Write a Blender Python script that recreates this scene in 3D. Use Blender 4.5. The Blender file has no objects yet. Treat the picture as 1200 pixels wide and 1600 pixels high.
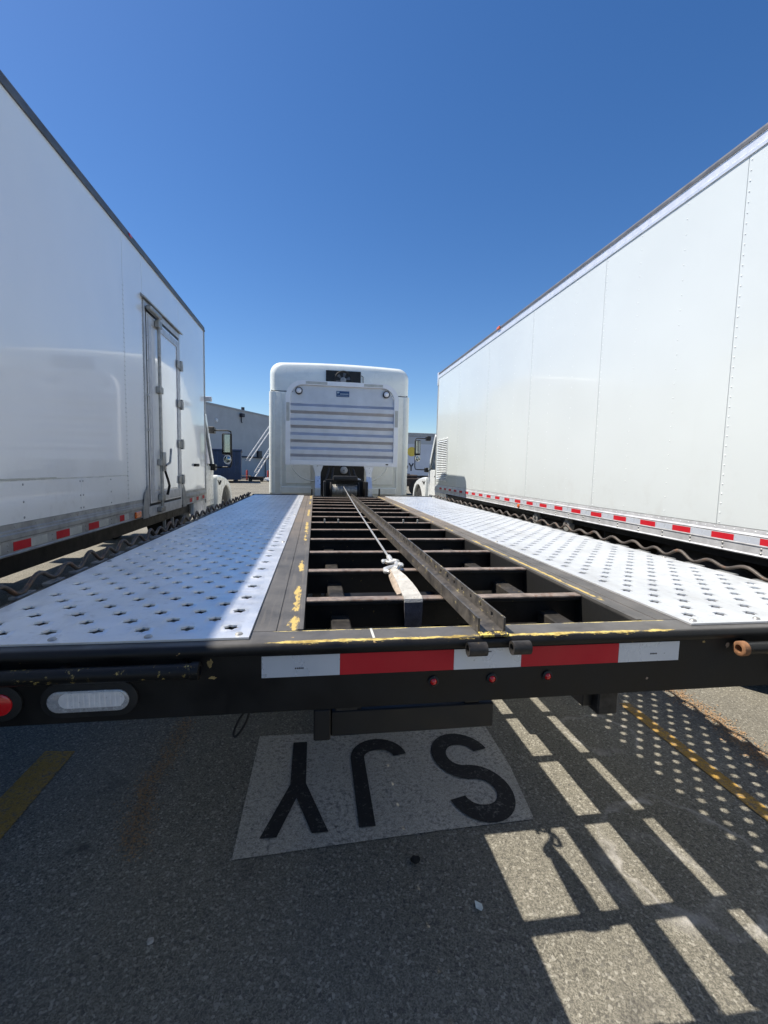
import bpy, bmesh, math, random
from mathutils import Vector, Matrix
from math import sin, cos, pi, radians, sqrt, atan2
random.seed(7)
S = bpy.context.scene
COL = S.collection

# ------------------------------------------------------------------ camera
CAM = (-0.42697, -1.05519, 1.43576)
YAW, PITCH, ROLL, FPX = 0.150647, 0.0935086, 0.0230602, 716.906
f_ = Vector((sin(YAW)*cos(PITCH), cos(YAW)*cos(PITCH), -sin(PITCH)))
r_ = Vector((cos(YAW), -sin(YAW), 0)); u_ = r_.cross(f_)
r2 = cos(ROLL)*r_ + sin(ROLL)*u_; u2 = -sin(ROLL)*r_ + cos(ROLL)*u_
cd = bpy.data.cameras.new('camera'); co = bpy.data.objects.new('camera', cd); COL.objects.link(co)
M = Matrix((r2, u2, -f_)).transposed().to_4x4(); M.translation = CAM
co.matrix_world = M
cd.sensor_fit = 'HORIZONTAL'; cd.sensor_width = 36.0; cd.lens = FPX/1200*36.0
cd.clip_start = 0.05; cd.clip_end = 3000
S.camera = co

# ------------------------------------------------------------------ sky, sun, exposure
SUN = Vector((0.585, -0.165, -1.0)).normalized()          # direction the light travels
elev = math.asin(-SUN.z); azi = atan2(-SUN.x, -SUN.y)
W = bpy.data.worlds.new('World'); S.world = W; W.use_nodes = True
wn = W.node_tree.nodes; wl = W.node_tree.links
bg = wn['Background']
sky = wn.new('ShaderNodeTexSky'); sky.sky_type = 'NISHITA'; sky.sun_disc = False
sky.sun_elevation = elev; sky.sun_rotation = azi
sky.altitude = 300; sky.air_density = 1.0; sky.dust_density = 0.5; sky.ozone_density = 3.0
hs = wn.new('ShaderNodeHueSaturation'); hs.inputs['Saturation'].default_value = 1.27; hs.inputs['Hue'].default_value = .506
wl.new(sky.outputs[0], hs.inputs['Color']); wl.new(hs.outputs[0], bg.inputs[0]); bg.inputs[1].default_value = 0.095
sd = bpy.data.lights.new('sun', 'SUN'); so = bpy.data.objects.new('sun', sd); COL.objects.link(so)
sd.energy = 5.0; sd.angle = radians(0.53); sd.color = (1.0, 0.94, 0.84)
so.rotation_euler = SUN.to_track_quat('-Z', 'Y').to_euler(); so.location = (-20, 8, 34)
S.view_settings.view_transform = 'Standard'; S.view_settings.look = 'None'
S.view_settings.exposure = 0.58; S.view_settings.gamma = 1.0
S.view_settings.use_curve_mapping = False

# ------------------------------------------------------------------ materials
class NT:
    def __init__(s, name):
        s.m = bpy.data.materials.new(name); s.m.use_nodes = True
        s.t = s.m.node_tree; s.n = s.t.nodes; s.b = s.n['Principled BSDF']
        s.tc = s.n.new('ShaderNodeTexCoord')
    def link(s, a, b): s.t.links.new(a, b)
    def noise(s, scale, detail=3, rough=.55, vec=None, dist=0):
        n = s.n.new('ShaderNodeTexNoise'); n.inputs['Scale'].default_value = scale
        n.inputs['Detail'].default_value = detail; n.inputs['Roughness'].default_value = rough
        n.inputs['Distortion'].default_value = dist
        s.link(vec or s.tc.outputs['Object'], n.inputs['Vector']); return n.outputs['Fac']
    def voro(s, scale, out='Color', feat='F1'):
        n = s.n.new('ShaderNodeTexVoronoi'); n.inputs['Scale'].default_value = scale; n.feature = feat
        s.link(s.tc.outputs['Object'], n.inputs['Vector']); return n.outputs[out]
    def mapv(s, sx, sy, sz):
        n = s.n.new('ShaderNodeMapping'); n.inputs['Scale'].default_value = (sx, sy, sz)
        s.link(s.tc.outputs['Object'], n.inputs['Vector']); return n.outputs['Vector']
    def rng(s, v, a, b, c=0., d=1.):
        n = s.n.new('ShaderNodeMapRange'); n.clamp = True
        for i, x in zip((1, 2, 3, 4), (a, b, c, d)): n.inputs[i].default_value = x
        s.link(v, n.inputs[0]); return n.outputs[0]
    def math(s, op, a, b=None):
        n = s.n.new('ShaderNodeMath'); n.operation = op
        for i, x in enumerate((a, b)):
            if x is None: continue
            if isinstance(x, (int, float)): n.inputs[i].default_value = x
            else: s.link(x, n.inputs[i])
        return n.outputs[0]
    def mix(s, fac, a, b, mode='MIX'):
        n = s.n.new('ShaderNodeMix'); n.data_type = 'RGBA'; n.blend_type = mode
        for sock, x in ((n.inputs[0], fac), (n.inputs[6], a), (n.inputs[7], b)):
            if isinstance(x, (int, float)): sock.default_value = x
            elif isinstance(x, tuple): sock.default_value = (*x, 1) if len(x) == 3 else x
            else: s.link(x, sock)
        return n.outputs[2]
    def xyz(s):
        n = s.n.new('ShaderNodeSeparateXYZ'); s.link(s.tc.outputs['Object'], n.inputs[0]); return n.outputs
    def color(s, c):
        if isinstance(c, tuple): s.b.inputs['Base Color'].default_value = (*c, 1)
        else: s.link(c, s.b.inputs['Base Color'])
    def rough(s, r):
        if isinstance(r, (int, float)): s.b.inputs['Roughness'].default_value = r
        else: s.link(r, s.b.inputs['Roughness'])
    def bump(s, h, strength=.3, dist=.01):
        n = s.n.new('ShaderNodeBump'); n.inputs['Strength'].default_value = strength
        n.inputs['Distance'].default_value = dist
        s.link(h, n.inputs['Height']); s.link(n.outputs[0], s.b.inputs['Normal'])

def mat(name, col, rough=.5, metal=0., var=.15, vs=6., bump=0., bs=60., coat=0., rvar=.1, dirt=None):
    t = NT(name)
    n = t.noise(vs, 5, .6)
    lo = tuple(c*(1-var) for c in col); hi = tuple(min(1, c*(1+var*.6)) for c in col)
    c = t.mix(t.rng(n, .3, .7), lo, hi)
    if dirt:                                              # (colour, scale, threshold)
        d = t.rng(t.noise(dirt[1], 8, .7), dirt[2], dirt[2]+.12)
        c = t.mix(d, c, dirt[0])
    t.color(c)
    t.rough(t.rng(t.noise(vs*2.3, 4), .3, .7, max(.02, rough-rvar), min(1, rough+rvar)))
    t.b.inputs['Metallic'].default_value = metal
    if coat: t.b.inputs['Coat Weight'].default_value = coat; t.b.inputs['Coat Roughness'].default_value = .06
    if bump: t.bump(t.noise(bs, 4), bump, .004)
    return t.m

def panel_paint(name, col, warp=.35, streak=.06, coat=.3):
    t = NT(name)
    big = t.noise(1.3, 1, .45); med = t.noise(3.2, 1, .5)
    c = t.mix(t.rng(t.noise(.9, 4, .6), .3, .7), tuple(x*.955 for x in col), col)
    if streak:                                            # rain-run grime
        st = t.noise(1.0, 6, .7, t.mapv(9, 9, .7))
        c = t.mix(t.math('MULTIPLY', t.rng(st, .58, .8), streak), c, (.42, .42, .40))
        z = t.xyz()[2]
        low = t.math('MULTIPLY', t.rng(t.noise(7, 6, .7), .5, .75), t.rng(z, 1.1, 1.6, .22, 0.))
        c = t.mix(low, c, (.38, .35, .31))
    t.color(c); t.rough(.24)
    t.b.inputs['Coat Weight'].default_value = coat; t.b.inputs['Coat Roughness'].default_value = .05
    h = t.math('ADD', big, t.math('MULTIPLY', med, .035))
    t.bump(h, warp, .05)
    return t.m

def black_steel(name, base=.005, chip=.62, dusty=.0, chipcol=(.40, .27, .08)):
    t = NT(name)
    n = t.noise(9, 6, .65)
    c = t.mix(t.rng(n, .35, .7), (base, base, base*1.05), (base*2.1, base*2.0, base*1.9))
    if dusty:
        c = t.mix(t.math('MULTIPLY', t.rng(t.noise(22, 6, .7), .35, .65), dusty), c, (.13, .115, .10))
    sc = t.rng(t.noise(1.0, 8, .75, t.mapv(60, 26, 60)), chip, chip+.03)
    c = t.mix(sc, c, chipcol)
    sc2 = t.rng(t.noise(31, 8, .7), .69, .72)
    c = t.mix(sc2, c, (.22, .13, .08))
    t.color(c); t.rough(t.rng(n, .3, .7, .32, .55)); t.b.inputs['Specular IOR Level'].default_value = .3
    t.bump(t.noise(90, 3), .12, .002)
    return t.m

def scraped_sill():
    t = NT('scraped_black_sill')
    o = t.xyz()
    n = t.noise(9, 6, .65)
    c = t.mix(t.rng(n, .35, .7), (.005, .005, .0055), (.013, .0125, .012))
    top = t.rng(o[2], 1.0335, 1.0355)                    # walked-on top flange, greyer
    c = t.mix(t.math('MULTIPLY', top, t.rng(t.noise(14, 5), .2, .6, .5, 1.)), c, (.105, .10, .094))
    ax = t.math('ABSOLUTE', o[0])
    inx = t.rng(ax, .50, .60, 1., .0)
    fr = t.noise(1.0, 9, .8, t.mapv(16, 70, 70))
    yb = t.rng(t.math('ABSOLUTE', t.math('ADD', o[1], .015)), .0, .019, 1., 0.)
    zb = t.rng(o[2], 1.008, 1.024)
    m = t.math('MULTIPLY', t.math('MULTIPLY', yb, inx), zb)
    ch = t.rng(t.math('ADD', t.math('MULTIPLY', m, .40), fr), .80, .83)
    yel = t.mix(t.rng(t.noise(45, 4), .35, .6), (.30, .21, .06), (.62, .48, .15))
    c = t.mix(ch, c, yel)
    far = t.rng(t.math('ABSOLUTE', t.math('ADD', o[1], -.054)), 0, .006, 1, 0)
    ch2 = t.rng(t.math('ADD', t.math('MULTIPLY', t.math('MULTIPLY', far, inx), .32), t.noise(1., 9, .75, t.mapv(14, 60, 60))), .74, .78)
    c = t.mix(ch2, c, (.62, .50, .2))
    nick = t.rng(t.noise(30, 5, .6), .70, .73)
    c = t.mix(t.math('MULTIPLY', nick, t.rng(o[2], .98, 1.01)), c, (.38, .26, .12))
    t.color(c); t.rough(t.rng(n, .3, .7, .30, .6)); t.b.inputs['Specular IOR Level'].default_value = .3; t.bump(t.noise(70, 4), .15, .002)
    return t.m

def deck_rail_mat():
    t = NT('worn_deck_rail')
    o = t.xyz(); n = t.noise(7, 7, .65)
    c = t.mix(t.rng(n, .3, .7), (.045, .044, .043), (.115, .108, .10))
    st = t.rng(t.noise(1., 7, .7, t.mapv(55, 2.4, 30)), .52, .75)
    c = t.mix(t.math('MULTIPLY', st, .7), c, (.17, .15, .125))
    yy = t.rng(o[1], 1.0, 2.8, 0., 1.)                  # far half browned by rust dust
    c = t.mix(t.math('MULTIPLY', yy, t.rng(t.noise(3, 5), .3, .65, .2, .8)), c, (.21, .165, .12))
    ax = t.math('ABSOLUTE', o[0])
    band = t.rng(t.math('ABSOLUTE', t.math('ADD', ax, -.478)), .0, .028, 1., 0.)
    pt = t.rng(t.noise(1.7, 4), .40, .52)
    ch = t.rng(t.math('ADD', t.math('MULTIPLY', t.math('MULTIPLY', band, pt), .36), t.noise(1., 9, .78, t.mapv(55, 13, 30))), .76, .79)
    c = t.mix(ch, c, (.50, .36, .11))
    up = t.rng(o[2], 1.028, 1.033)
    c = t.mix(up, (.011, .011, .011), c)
    t.color(c); t.rough(.55); t.bump(t.noise(80, 5), .2, .002)
    return t.m

def plate_mat():
    t = NT('perforated_aluminium')
    n = t.noise(5, 6, .62)
    c = t.mix(t.rng(n, .28, .72), (.72, .725, .73), (.88, .885, .89))
    s2 = t.rng(t.noise(28, 7, .7), .56, .74)
    c = t.mix(t.math('MULTIPLY', s2, .5), c, (.40, .39, .37))
    gr = t.rng(t.noise(1., 7, .7, t.mapv(5, 1.3, 5)), .52, .72)
    c = t.mix(t.math('MULTIPLY', gr, .35), c, (.36, .34, .31))
    t.color(c); t.rough(t.rng(t.noise(17, 5), .3, .7, .30, .46)); t.b.inputs['Metallic'].default_value = .74
    t.bump(t.math('ADD', t.noise(9, 2), t.math('MULTIPLY', t.noise(120, 3), .12)), .35, .006)
    return t.m

def asphalt_mat(name='old_asphalt', base=1.0, stains=True):
    t = NT(name)
    v = t.voro(260, 'Color'); vd = t.voro(260, 'Distance')
    n = t.n.new('ShaderNodeSeparateColor'); t.link(v, n.inputs[0])
    c = t.mix(t.rng(n.outputs[0], .1, .9), (.125*base, .116*base, .093*base), (.285*base, .264*base, .210*base))
    v2 = t.voro(120, 'Color'); n2 = t.n.new('ShaderNodeSeparateColor'); t.link(v2, n2.inputs[0])
    c = t.mix(t.rng(n2.outputs[1], .88, .95, 0, .8), c, (.42*base, .395*base, .33*base))
    c = t.mix(t.rng(n2.outputs[2], .90, .95, 0, .6), c, (.07, .066, .058))
    pl = t.rng(t.noise(1.6, 6, .6), .3, .72)
    c = t.mix(t.math('MULTIPLY', pl, .35), c, (.155*base, .147*base, .13*base))
    wide = t.rng(t.noise(.75, 5, .6), .32, .68, .80, 1.14)
    c = t.mix(1.0, c, wide, 'MULTIPLY')
    drip = t.rng(t.noise(6.5, 3, .5), .70, .76)
    c = t.mix(t.math('MULTIPLY', drip, .6), c, (.05, .046, .04))
    fine = t.rng(t.noise(90, 5, .7), .3, .7, .70, 1.17)
    c = t.mix(1.0, c, fine, 'MULTIPLY')
    if stains:
        o = t.xyz()
        wob = t.math('MULTIPLY', t.math('ADD', t.noise(5, 5, .6), -.5), .26)
        for cx, cy, r, w, k in ((.98, .36, .29, .022, .75), (1.14, 1.16, .19, .018, .6), (.80, .30, .17, .05, .4)):
            dx = t.math('ADD', o[0], -cx); dy = t.math('ADD', o[1], -cy)
            d = t.math('SQRT', t.math('ADD', t.math('MULTIPLY', dx, dx), t.math('MULTIPLY', dy, dy)))
            d = t.math('ABSOLUTE', t.math('ADD', t.math('ADD', d, wob), -r))
            ring = t.math('MULTIPLY', t.rng(d, 0, w, 1, 0), t.rng(t.noise(7, 4), .36, .6))
            c = t.mix(t.math('MULTIPLY', ring, k), c, (.40, .38, .35))
        dk = t.rng(t.noise(3.3, 5, .6), .60, .72)
        c = t.mix(t.math('MULTIPLY', dk, .45), c, (.05, .047, .044))
    t.color(c); t.rough(.88)
    t.b.inputs['Specular IOR Level'].default_value = .3
    h = t.math('ADD', t.math('MULTIPLY', vd, -1.0), t.math('MULTIPLY', t.noise(90, 4), .8))
    t.bump(h, .45, .005)
    return t.m

def worn_paint(name, col, wear=.6, dirt=(.12, .115, .11)):
    t = NT(name)
    g = t.noise(55, 7, .72); big = t.noise(4.5, 5, .6)
    c = t.mix(t.rng(big, .3, .7), tuple(x*.72 for x in col), col)
    w = t.rng(t.math('ADD', g, t.math('MULTIPLY', big, .35)), wear+.08, wear+.22)
    c = t.mix(t.math('MULTIPLY', w, .75), c, dirt)
    v = t.voro(260, 'Color'); n = t.n.new('ShaderNodeSeparateColor'); t.link(v, n.inputs[0])
    c = t.mix(1., c, t.rng(n.outputs[0], .1, .9, .72, 1.15), 'MULTIPLY')
    sp = t.rng(t.noise(13, 6, .65), .66, .70)
    c = t.mix(t.math('MULTIPLY', sp, .8), c, (.045, .04, .036))
    t.color(c); t.rough(.8); t.bump(t.noise(100, 4), .3, .004)
    return t.m

def emboss(name, col, metal, rough, scale):                 # fine tread pattern on sheet metal
    t = NT(name)
    vec = t.mapv(scale, scale, scale)
    ck = t.n.new('ShaderNodeTexChecker'); ck.inputs['Scale'].default_value = 1.0; t.link(vec, ck.inputs['Vector'])
    t.color(t.mix(t.rng(t.noise(6, 4), .3, .7), tuple(c*.86 for c in col), col))
    t.rough(rough); t.b.inputs['Metallic'].default_value = metal
    t.bump(ck.outputs['Fac'], .35, .003)
    return t.m

def glass_mat(name, col=(.015, .02, .022)):
    t = NT(name); t.color(col); t.rough(.05); t.b.inputs['Coat Weight'].default_value = 1.
    return t.m

MT = dict(
    asphalt=asphalt_mat(), patch=worn_paint('stall_number_paint', (.54, .50, .42), .60),
    letter=worn_paint('black_letter_paint', (.016, .016, .017), .66, (.20, .19, .17)), yellow_line=worn_paint('yellow_line_paint', (.45, .265, .05), .56),
    plate=plate_mat(), sill=scraped_sill(), black=black_steel('black_steel'), black_dusty=black_steel('dusty_black_steel', .010, .64, .35), worn_channel=black_steel('worn_channel', .022, .60, .8, (.40, .33, .17)), chipped=black_steel('yellow_chipped_steel', .02, .50, .3, (.66, .5, .12)),
    scraped_pipe=black_steel('scraped_pipe', .006, .60, 0, (.42, .31, .10)),
    black_plain=mat('black_paint', (.006, .006, .0065), .5, var=.4),
    rail=deck_rail_mat(), rust=mat('bare_worn_steel', (.30, .235, .19), .5, .4, .5, 26., .2, 90, dirt=((.16, .07, .035), 20, .54)),
    rusty=mat('rusty_pipe_end', (.25, .12, .055), .8, .1, .5, 40., .4, 120),
    cross=black_steel('crossmember_steel', .004, .66, .06),
    rod=mat('weathered_rod', (.085, .07, .058), .55, .35, .5, 14., .3, 80, dirt=((.17, .09, .05), 16, .55)),
    pad=mat('grey_bracket', (.20, .20, .195), .6, .2, .3, 20.),
    tape_red=mat('red_reflective_tape', (.52, .004, .014), .6, 0, .12, 4.),
    tape_white=mat('white_reflective_tape', (.62, .66, .72), .3, .25, .08, 5., coat=.4),
    tape_faded=mat('faded_reflective_tape', (.55, .55, .50), .5, 0, .2, 12.),
    rubber=mat('black_rubber', (.012, .012, .012), .65, 0, .3, 20.),
    tyre=mat('tyre_rubber', (.022, .021, .02), .8, 0, .35, 8., .25, 70),
    red_lens=mat('red_lens', (.62, .006, .008), .15, 0, .1, 3., coat=.8),
    amber=mat('amber_lens', (.75, .14, .02), .25, 0, .1, 3., coat=.6),
    clear_lens=mat('clear_lens', (.46, .465, .48), .25, .2, .25, 60., coat=.3),
    led=mat('lamp_reflector', (.86, .86, .88), .35, .25, .1, 60.),
    cab=mat('off_white_cab_paint', (.84, .87, .82), .3, 0, .07, 3., coat=.5, dirt=((.46, .45, .40), 6, .66)),
    truck=mat('white_truck_paint', (.76, .78, .77), .28, 0, .06, 3., coat=.5, dirt=((.5, .49, .45), 7, .68)),
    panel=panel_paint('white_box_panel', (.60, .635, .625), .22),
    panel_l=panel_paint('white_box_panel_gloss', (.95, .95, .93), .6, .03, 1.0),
    alu=mat('aluminium', (.60, .60, .60), .45, .35, .2, 12., .15, 120), alu_dull=mat('dull_aluminium', (.40, .40, .39), .55, .45, .3, 9., .2, 60, dirt=((.26, .23, .2), 9, .6)),
    alu_bright=mat('bright_aluminium', (.80, .80, .81), .35, .45, .1, 9.), dark_rail=mat('dark_top_rail', (.13, .13, .135), .5, .4, .25, 6.),
    rack=emboss('tread_sheet', (.66, .66, .69), .65, .36, 95),
    white_metal=mat('white_sheet_frame', (.90, .90, .90), .4, .15, .06, 5.),
    galv=mat('galvanised', (.42, .41, .38), .5, .6, .3, 18., .2, 80, dirt=((.25, .16, .09), 14, .6)),
    gasket=mat('door_gasket', (.02, .02, .02), .6, 0, .2, 10.), glass=glass_mat('dark_window'),
    mirror=mat('mirror_glass', (.42, .46, .45), .03, 1., .02, 3., rvar=.01),
    strap=mat('webbing', (.47, .455, .42), .85, 0, .3, 30., .8, 260, dirt=((.34, .31, .27), 24, .56)), strap_tail=mat('dark_webbing', (.075, .072, .085), .85, 0, .4, 40., .6, 240), strap_dirty=mat('strap_edge', (.36, .29, .225), .85, 0, .4, 50., .5, 200),
    cable=mat('steel_cable', (.58, .57, .55), .35, .6, .25, 200., .5, 300), hook=mat('bright_hook', (.68, .67, .64), .35, .5, .2, 40.),
    badge=mat('blue_badge', (.018, .07, .20), .4, 0, .15, 30.), badge_ink=mat('badge_print', (.45, .55, .62), .5),
    wall=mat('grey_warehouse_wall', (.44, .455, .47), .75, 0, .1, .6, .1, 4), trim=mat('roof_trim', (.36, .37, .38), .6),
    dump=mat('blue_dumpster_paint', (.020, .045, .105), .5, 0, .3, 2.), red_post=mat('red_post', (.34, .03, .025), .6),
    wood=mat('weathered_wood', (.25, .17, .10), .85, 0, .4, 6.), brown=mat('brown_load', (.06, .042, .034), .8, 0, .5, 2.),
    chip_yellow=mat('bare_yellow_undercoat', (.34, .24, .09), .7, 0, .5, 120.), yel=mat('yellow_print', (.78, .56, .08), .5), ink=mat('dark_print', (.02, .02, .03), .5), van=mat('pale_van_body', (.60, .62, .68), .45, 0, .1, 1.),
    leaf=mat('dry_leaf', (.40, .25, .13), .9, 0, .5, 300.), leaf_pale=mat('pale_leaf_bits', (.36, .32, .26), .9, 0, .4, 200.),
    paper=mat('scrap_paper', (.62, .66, .62), .7, 0, .2, 60., dirt=((.05, .05, .05), 55, .6)), pebble=mat('pale_chip', (.45, .42, .38), .8, 0, .3, 60.),
    clump=mat('black_clump', (.012, .011, .010), .9, 0, .4, 60., .6, 80), hose=mat('dark_hose', (.03, .03, .032), .6), white_plain=mat('white_plastic', (.8, .8, .8), .5),
)

# ------------------------------------------------------------------ mesh helpers
class MB:
    def __init__(s): s.bm = bmesh.new()
    def box(s, x0, x1, y0, y1, z0, z1, b=0., seg=1):
        if x0 > x1: x0, x1 = x1, x0
        r = bmesh.ops.create_cube(s.bm, size=1)
        vs = r['verts']
        for v in vs: v.co = Vector((x0+(v.co.x+.5)*(x1-x0), y0+(v.co.y+.5)*(y1-y0), z0+(v.co.z+.5)*(z1-z0)))
        if b:
            es = list({e for v in vs for e in v.link_edges})
            bmesh.ops.bevel(s.bm, geom=es, offset=b, segments=seg, affect='EDGES', profile=.5)
        return s
    def face(s, pts):
        vs = [s.bm.verts.new(p) for p in pts]; s.bm.faces.new(vs); return s
    def prism(s, pts, axis, a, b):
        """closed polygon pts (2D) extruded along axis 0/1/2 from a to b"""
        def P(p, t):
            if axis == 0: return (t, p[0], p[1])
            if axis == 1: return (p[0], t, p[1])
            return (p[0], p[1], t)
        A = [s.bm.verts.new(P(p, a)) for p in pts]; B = [s.bm.verts.new(P(p, b)) for p in pts]
        n = len(pts)
        s.bm.faces.new(A); s.bm.faces.new(B[::-1])
        for i in range(n): s.bm.faces.new((A[i], B[i], B[(i+1) % n], A[(i+1) % n]))
        return s
    def loft(s, rings, cap=True):
        R = [[s.bm.verts.new(p) for p in r] for r in rings]; n = len(R[0])
        for a, b in zip(R, R[1:]):
            for i in range(n): s.bm.faces.new((a[i], a[(i+1) % n], b[(i+1) % n], b[i]))
        if cap: s.bm.faces.new(R[0][::-1]); s.bm.faces.new(R[-1])
        return s
    def tube(s, pts, r, n=8, cap=True):
        pts = [Vector(p) for p in pts]
        rad = r if isinstance(r, (list, tuple)) else [r]*len(pts)
        t0 = (pts[1]-pts[0]).normalized()
        up = Vector((0, 0, 1)) if abs(t0.z) < .9 else Vector((1, 0, 0))
        u = t0.cross(up).normalized(); rings = []
        for i, p in enumerate(pts):
            a = pts[max(i-1, 0)]; b = pts[min(i+1, len(pts)-1)]
            t = (b-a).normalized(); u = (u - t*u.dot(t)).normalized(); v = t.cross(u)
            rings.append([p + rad[i]*(cos(2*pi*k/n)*u + sin(2*pi*k/n)*v) for k in range(n)])
        return s.loft(rings, cap)
    def lathe(s, prof, c, axis=0, n=24):
        """closed profile of (radius, along) swept round axis through c"""
        rings = []
        for k in range(n):
            a = 2*pi*k/n; ring = []
            for r, h in prof:
                p = [0, 0, 0]; p[axis] = h; p[(axis+1) % 3] = r*cos(a); p[(axis+2) % 3] = r*sin(a)
                ring.append(s.bm.verts.new((c[0]+p[0], c[1]+p[1], c[2]+p[2])))
            rings.append(ring)
        m = len(prof)
        for k in range(n):
            a, b = rings[k], rings[(k+1) % n]
            for i in range(m): s.bm.faces.new((a[i], a[(i+1) % m], b[(i+1) % m], b[i]))
        return s
    def disc(s, c, r, axis=1, n=20, h=.004):
        return s.loft([[tuple(c[i] + (0 if i == axis else (r*cos(2*pi*k/n) if i == (axis+1) % 3 else r*sin(2*pi*k/n))) + (t if i == axis else 0) for i in range(3)) for k in range(n)] for t in (0, h)])
    def dome(s, c, r, d, n=8, flat=.5):
        """rivet head: d unit direction"""
        d = Vector(d); u = d.orthogonal().normalized(); v = d.cross(u); c = Vector(c)
        rings = [[c + q*(cos(2*pi*k/n)*u + sin(2*pi*k/n)*v)*r + d*r*h*flat for k in range(n)] for q, h in ((1, 0), (.75, .7), (.3, 1))]
        return s.loft(rings)
    def stadium(s, cx, cz, L, H, y0, y1, n=10, r0=0., shrink=0.):
        def ring(y, sh):
            R = H/2-sh; hx = L/2-H/2; pts = []
            for k in range(n+1): a = -pi/2+pi*k/n; pts.append((cx+hx+R*cos(a), y, cz+R*sin(a)))
            for k in range(n+1): a = pi/2+pi*k/n; pts.append((cx-hx+R*cos(a), y, cz+R*sin(a)))
            return pts
        return s.loft([ring(y1, 0), ring(y0+(y1-y0)*.4, 0), ring(y0, shrink)])

def offset_of(o):
    v = Vector((0, 0, 0))
    while o is not None: v += o.location; o = o.parent
    return v
def part(parent, name, mb, m, smooth=30, kind=None, label=None, local=False, recalc=True):
    me = bpy.data.meshes.new(name)
    if recalc: bmesh.ops.recalc_face_normals(mb.bm, faces=mb.bm.faces)
    if parent is not None and not local:
        bmesh.ops.translate(mb.bm, vec=-offset_of(parent), verts=mb.bm.verts)
    mb.bm.to_mesh(me); mb.bm.free()
    me.materials.append(MT[m] if isinstance(m, str) else m)
    if smooth:
        me.shade_smooth(); me.set_sharp_from_angle(angle=radians(smooth))
    o = bpy.data.objects.new(name, me); COL.objects.link(o)
    if parent is not None: o.parent = parent
    if kind: o['kind'] = kind
    if label: o['label'] = label
    return o
def again(o, d):
    c = o.copy(); COL.objects.link(c); c.parent = o.parent; c.location = o.location + Vector(d)
    for ch in list(o.children):
        q = ch.copy(); COL.objects.link(q); q.parent = c
    return c
def thing(name, loc, label, cat, group=None, rz=0):
    o = bpy.data.objects.new(name, None); COL.objects.link(o); o.location = loc; o.rotation_euler.z = rz
    o.empty_display_size = .3
    o['label'] = label; o['category'] = cat
    if group: o['group'] = group
    return o
def solo(name, mb, m, label, cat, loc=(0, 0, 0), **k):
    o = part(None, name, mb, m, **k); o['label'] = label; o['category'] = cat; return o
def setting(name, mb, m, smooth=0):
    o = part(None, name, mb, m, smooth); o['kind'] = 'structure'; return o

# ------------------------------------------------------------------ ground and markings
def sheet(x0, x1, y0, y1, z):
    return MB().face([(x0, y0, z), (x1, y0, z), (x1, y1, z), (x0, y1, z)])
setting('ground', sheet(-600, 600, -400, 900, 0), 'asphalt')
pm = MB(); pm.face([(-.715, .552, .004), (-.30, .575, .004), (.10, .595, .004), (.485, .605, .004), (.53, .95, .004), (.535, 1.30, .004), (-.705, 1.335, .004)])
patch = setting('stall_marking', pm, 'patch')
def strip2d(path, w, z):
    mb = MB(); L = []; R = []; n = len(path); w0 = w
    for i, p in enumerate(path):
        a = Vector(path[max(i-1, 0)]); b = Vector(path[min(i+1, n-1)]); t = (b-a).normalized(); w = w0*abs(t.y)**2 + (w0+.028)*t.x**2
        L.append(mb.bm.verts.new((p[0]-t.y*w/2, p[1]+t.x*w/2, z))); R.append(mb.bm.verts.new((p[0]+t.y*w/2, p[1]-t.x*w/2, z)))
    for i in range(n-1): mb.bm.faces.new((R[i], R[i+1], L[i+1], L[i]))
    return mb
ym = MB().face([(-.525, 1.25, .008), (-.627, .634, .008)][:1] + [(-.525, .93, .008), (-.627, .634, .008), (-.562, .632, .008), (-.494, .84, .008), (-.427, .637, .008), (-.362, .637, .008), (-.455, .93, .008), (-.455, 1.25, .008)])
part(patch, 'letter', ym, 'letter', 0)
jp = [(-.207, .643), (-.207, .86), (-.207, 1.07)] + [(-.100+.107*cos(radians(a)), 1.08+.107*sin(radians(a))) for a in range(172, -2, -12)]
part(patch, 'letter', strip2d(jp, .067, .008), 'letter', 0)
sp = [(.315+.112*cos(radians(a)), 1.0535+.1335*sin(radians(a))) for a in range(12, 271, 10)] + [(.315+.112*cos(radians(a)), .7865+.1335*sin(radians(a))) for a in range(82, -173, -10)]
part(patch, 'letter', strip2d(sp, .074, .008), 'letter', 0)
def line(pts): return MB().face([(x, y, .004) for x, y in pts])
setting('parking_line', line([(-1.775, -3.), (-1.602, -3.), (-1.594, 1.303), (-1.738, 1.322)]), 'yellow_line')
setting('parking_line', line([(1.425, -1.5), (1.510, -1.5), (1.545, 1.45), (1.475, 1.45)]), 'yellow_line')

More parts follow.
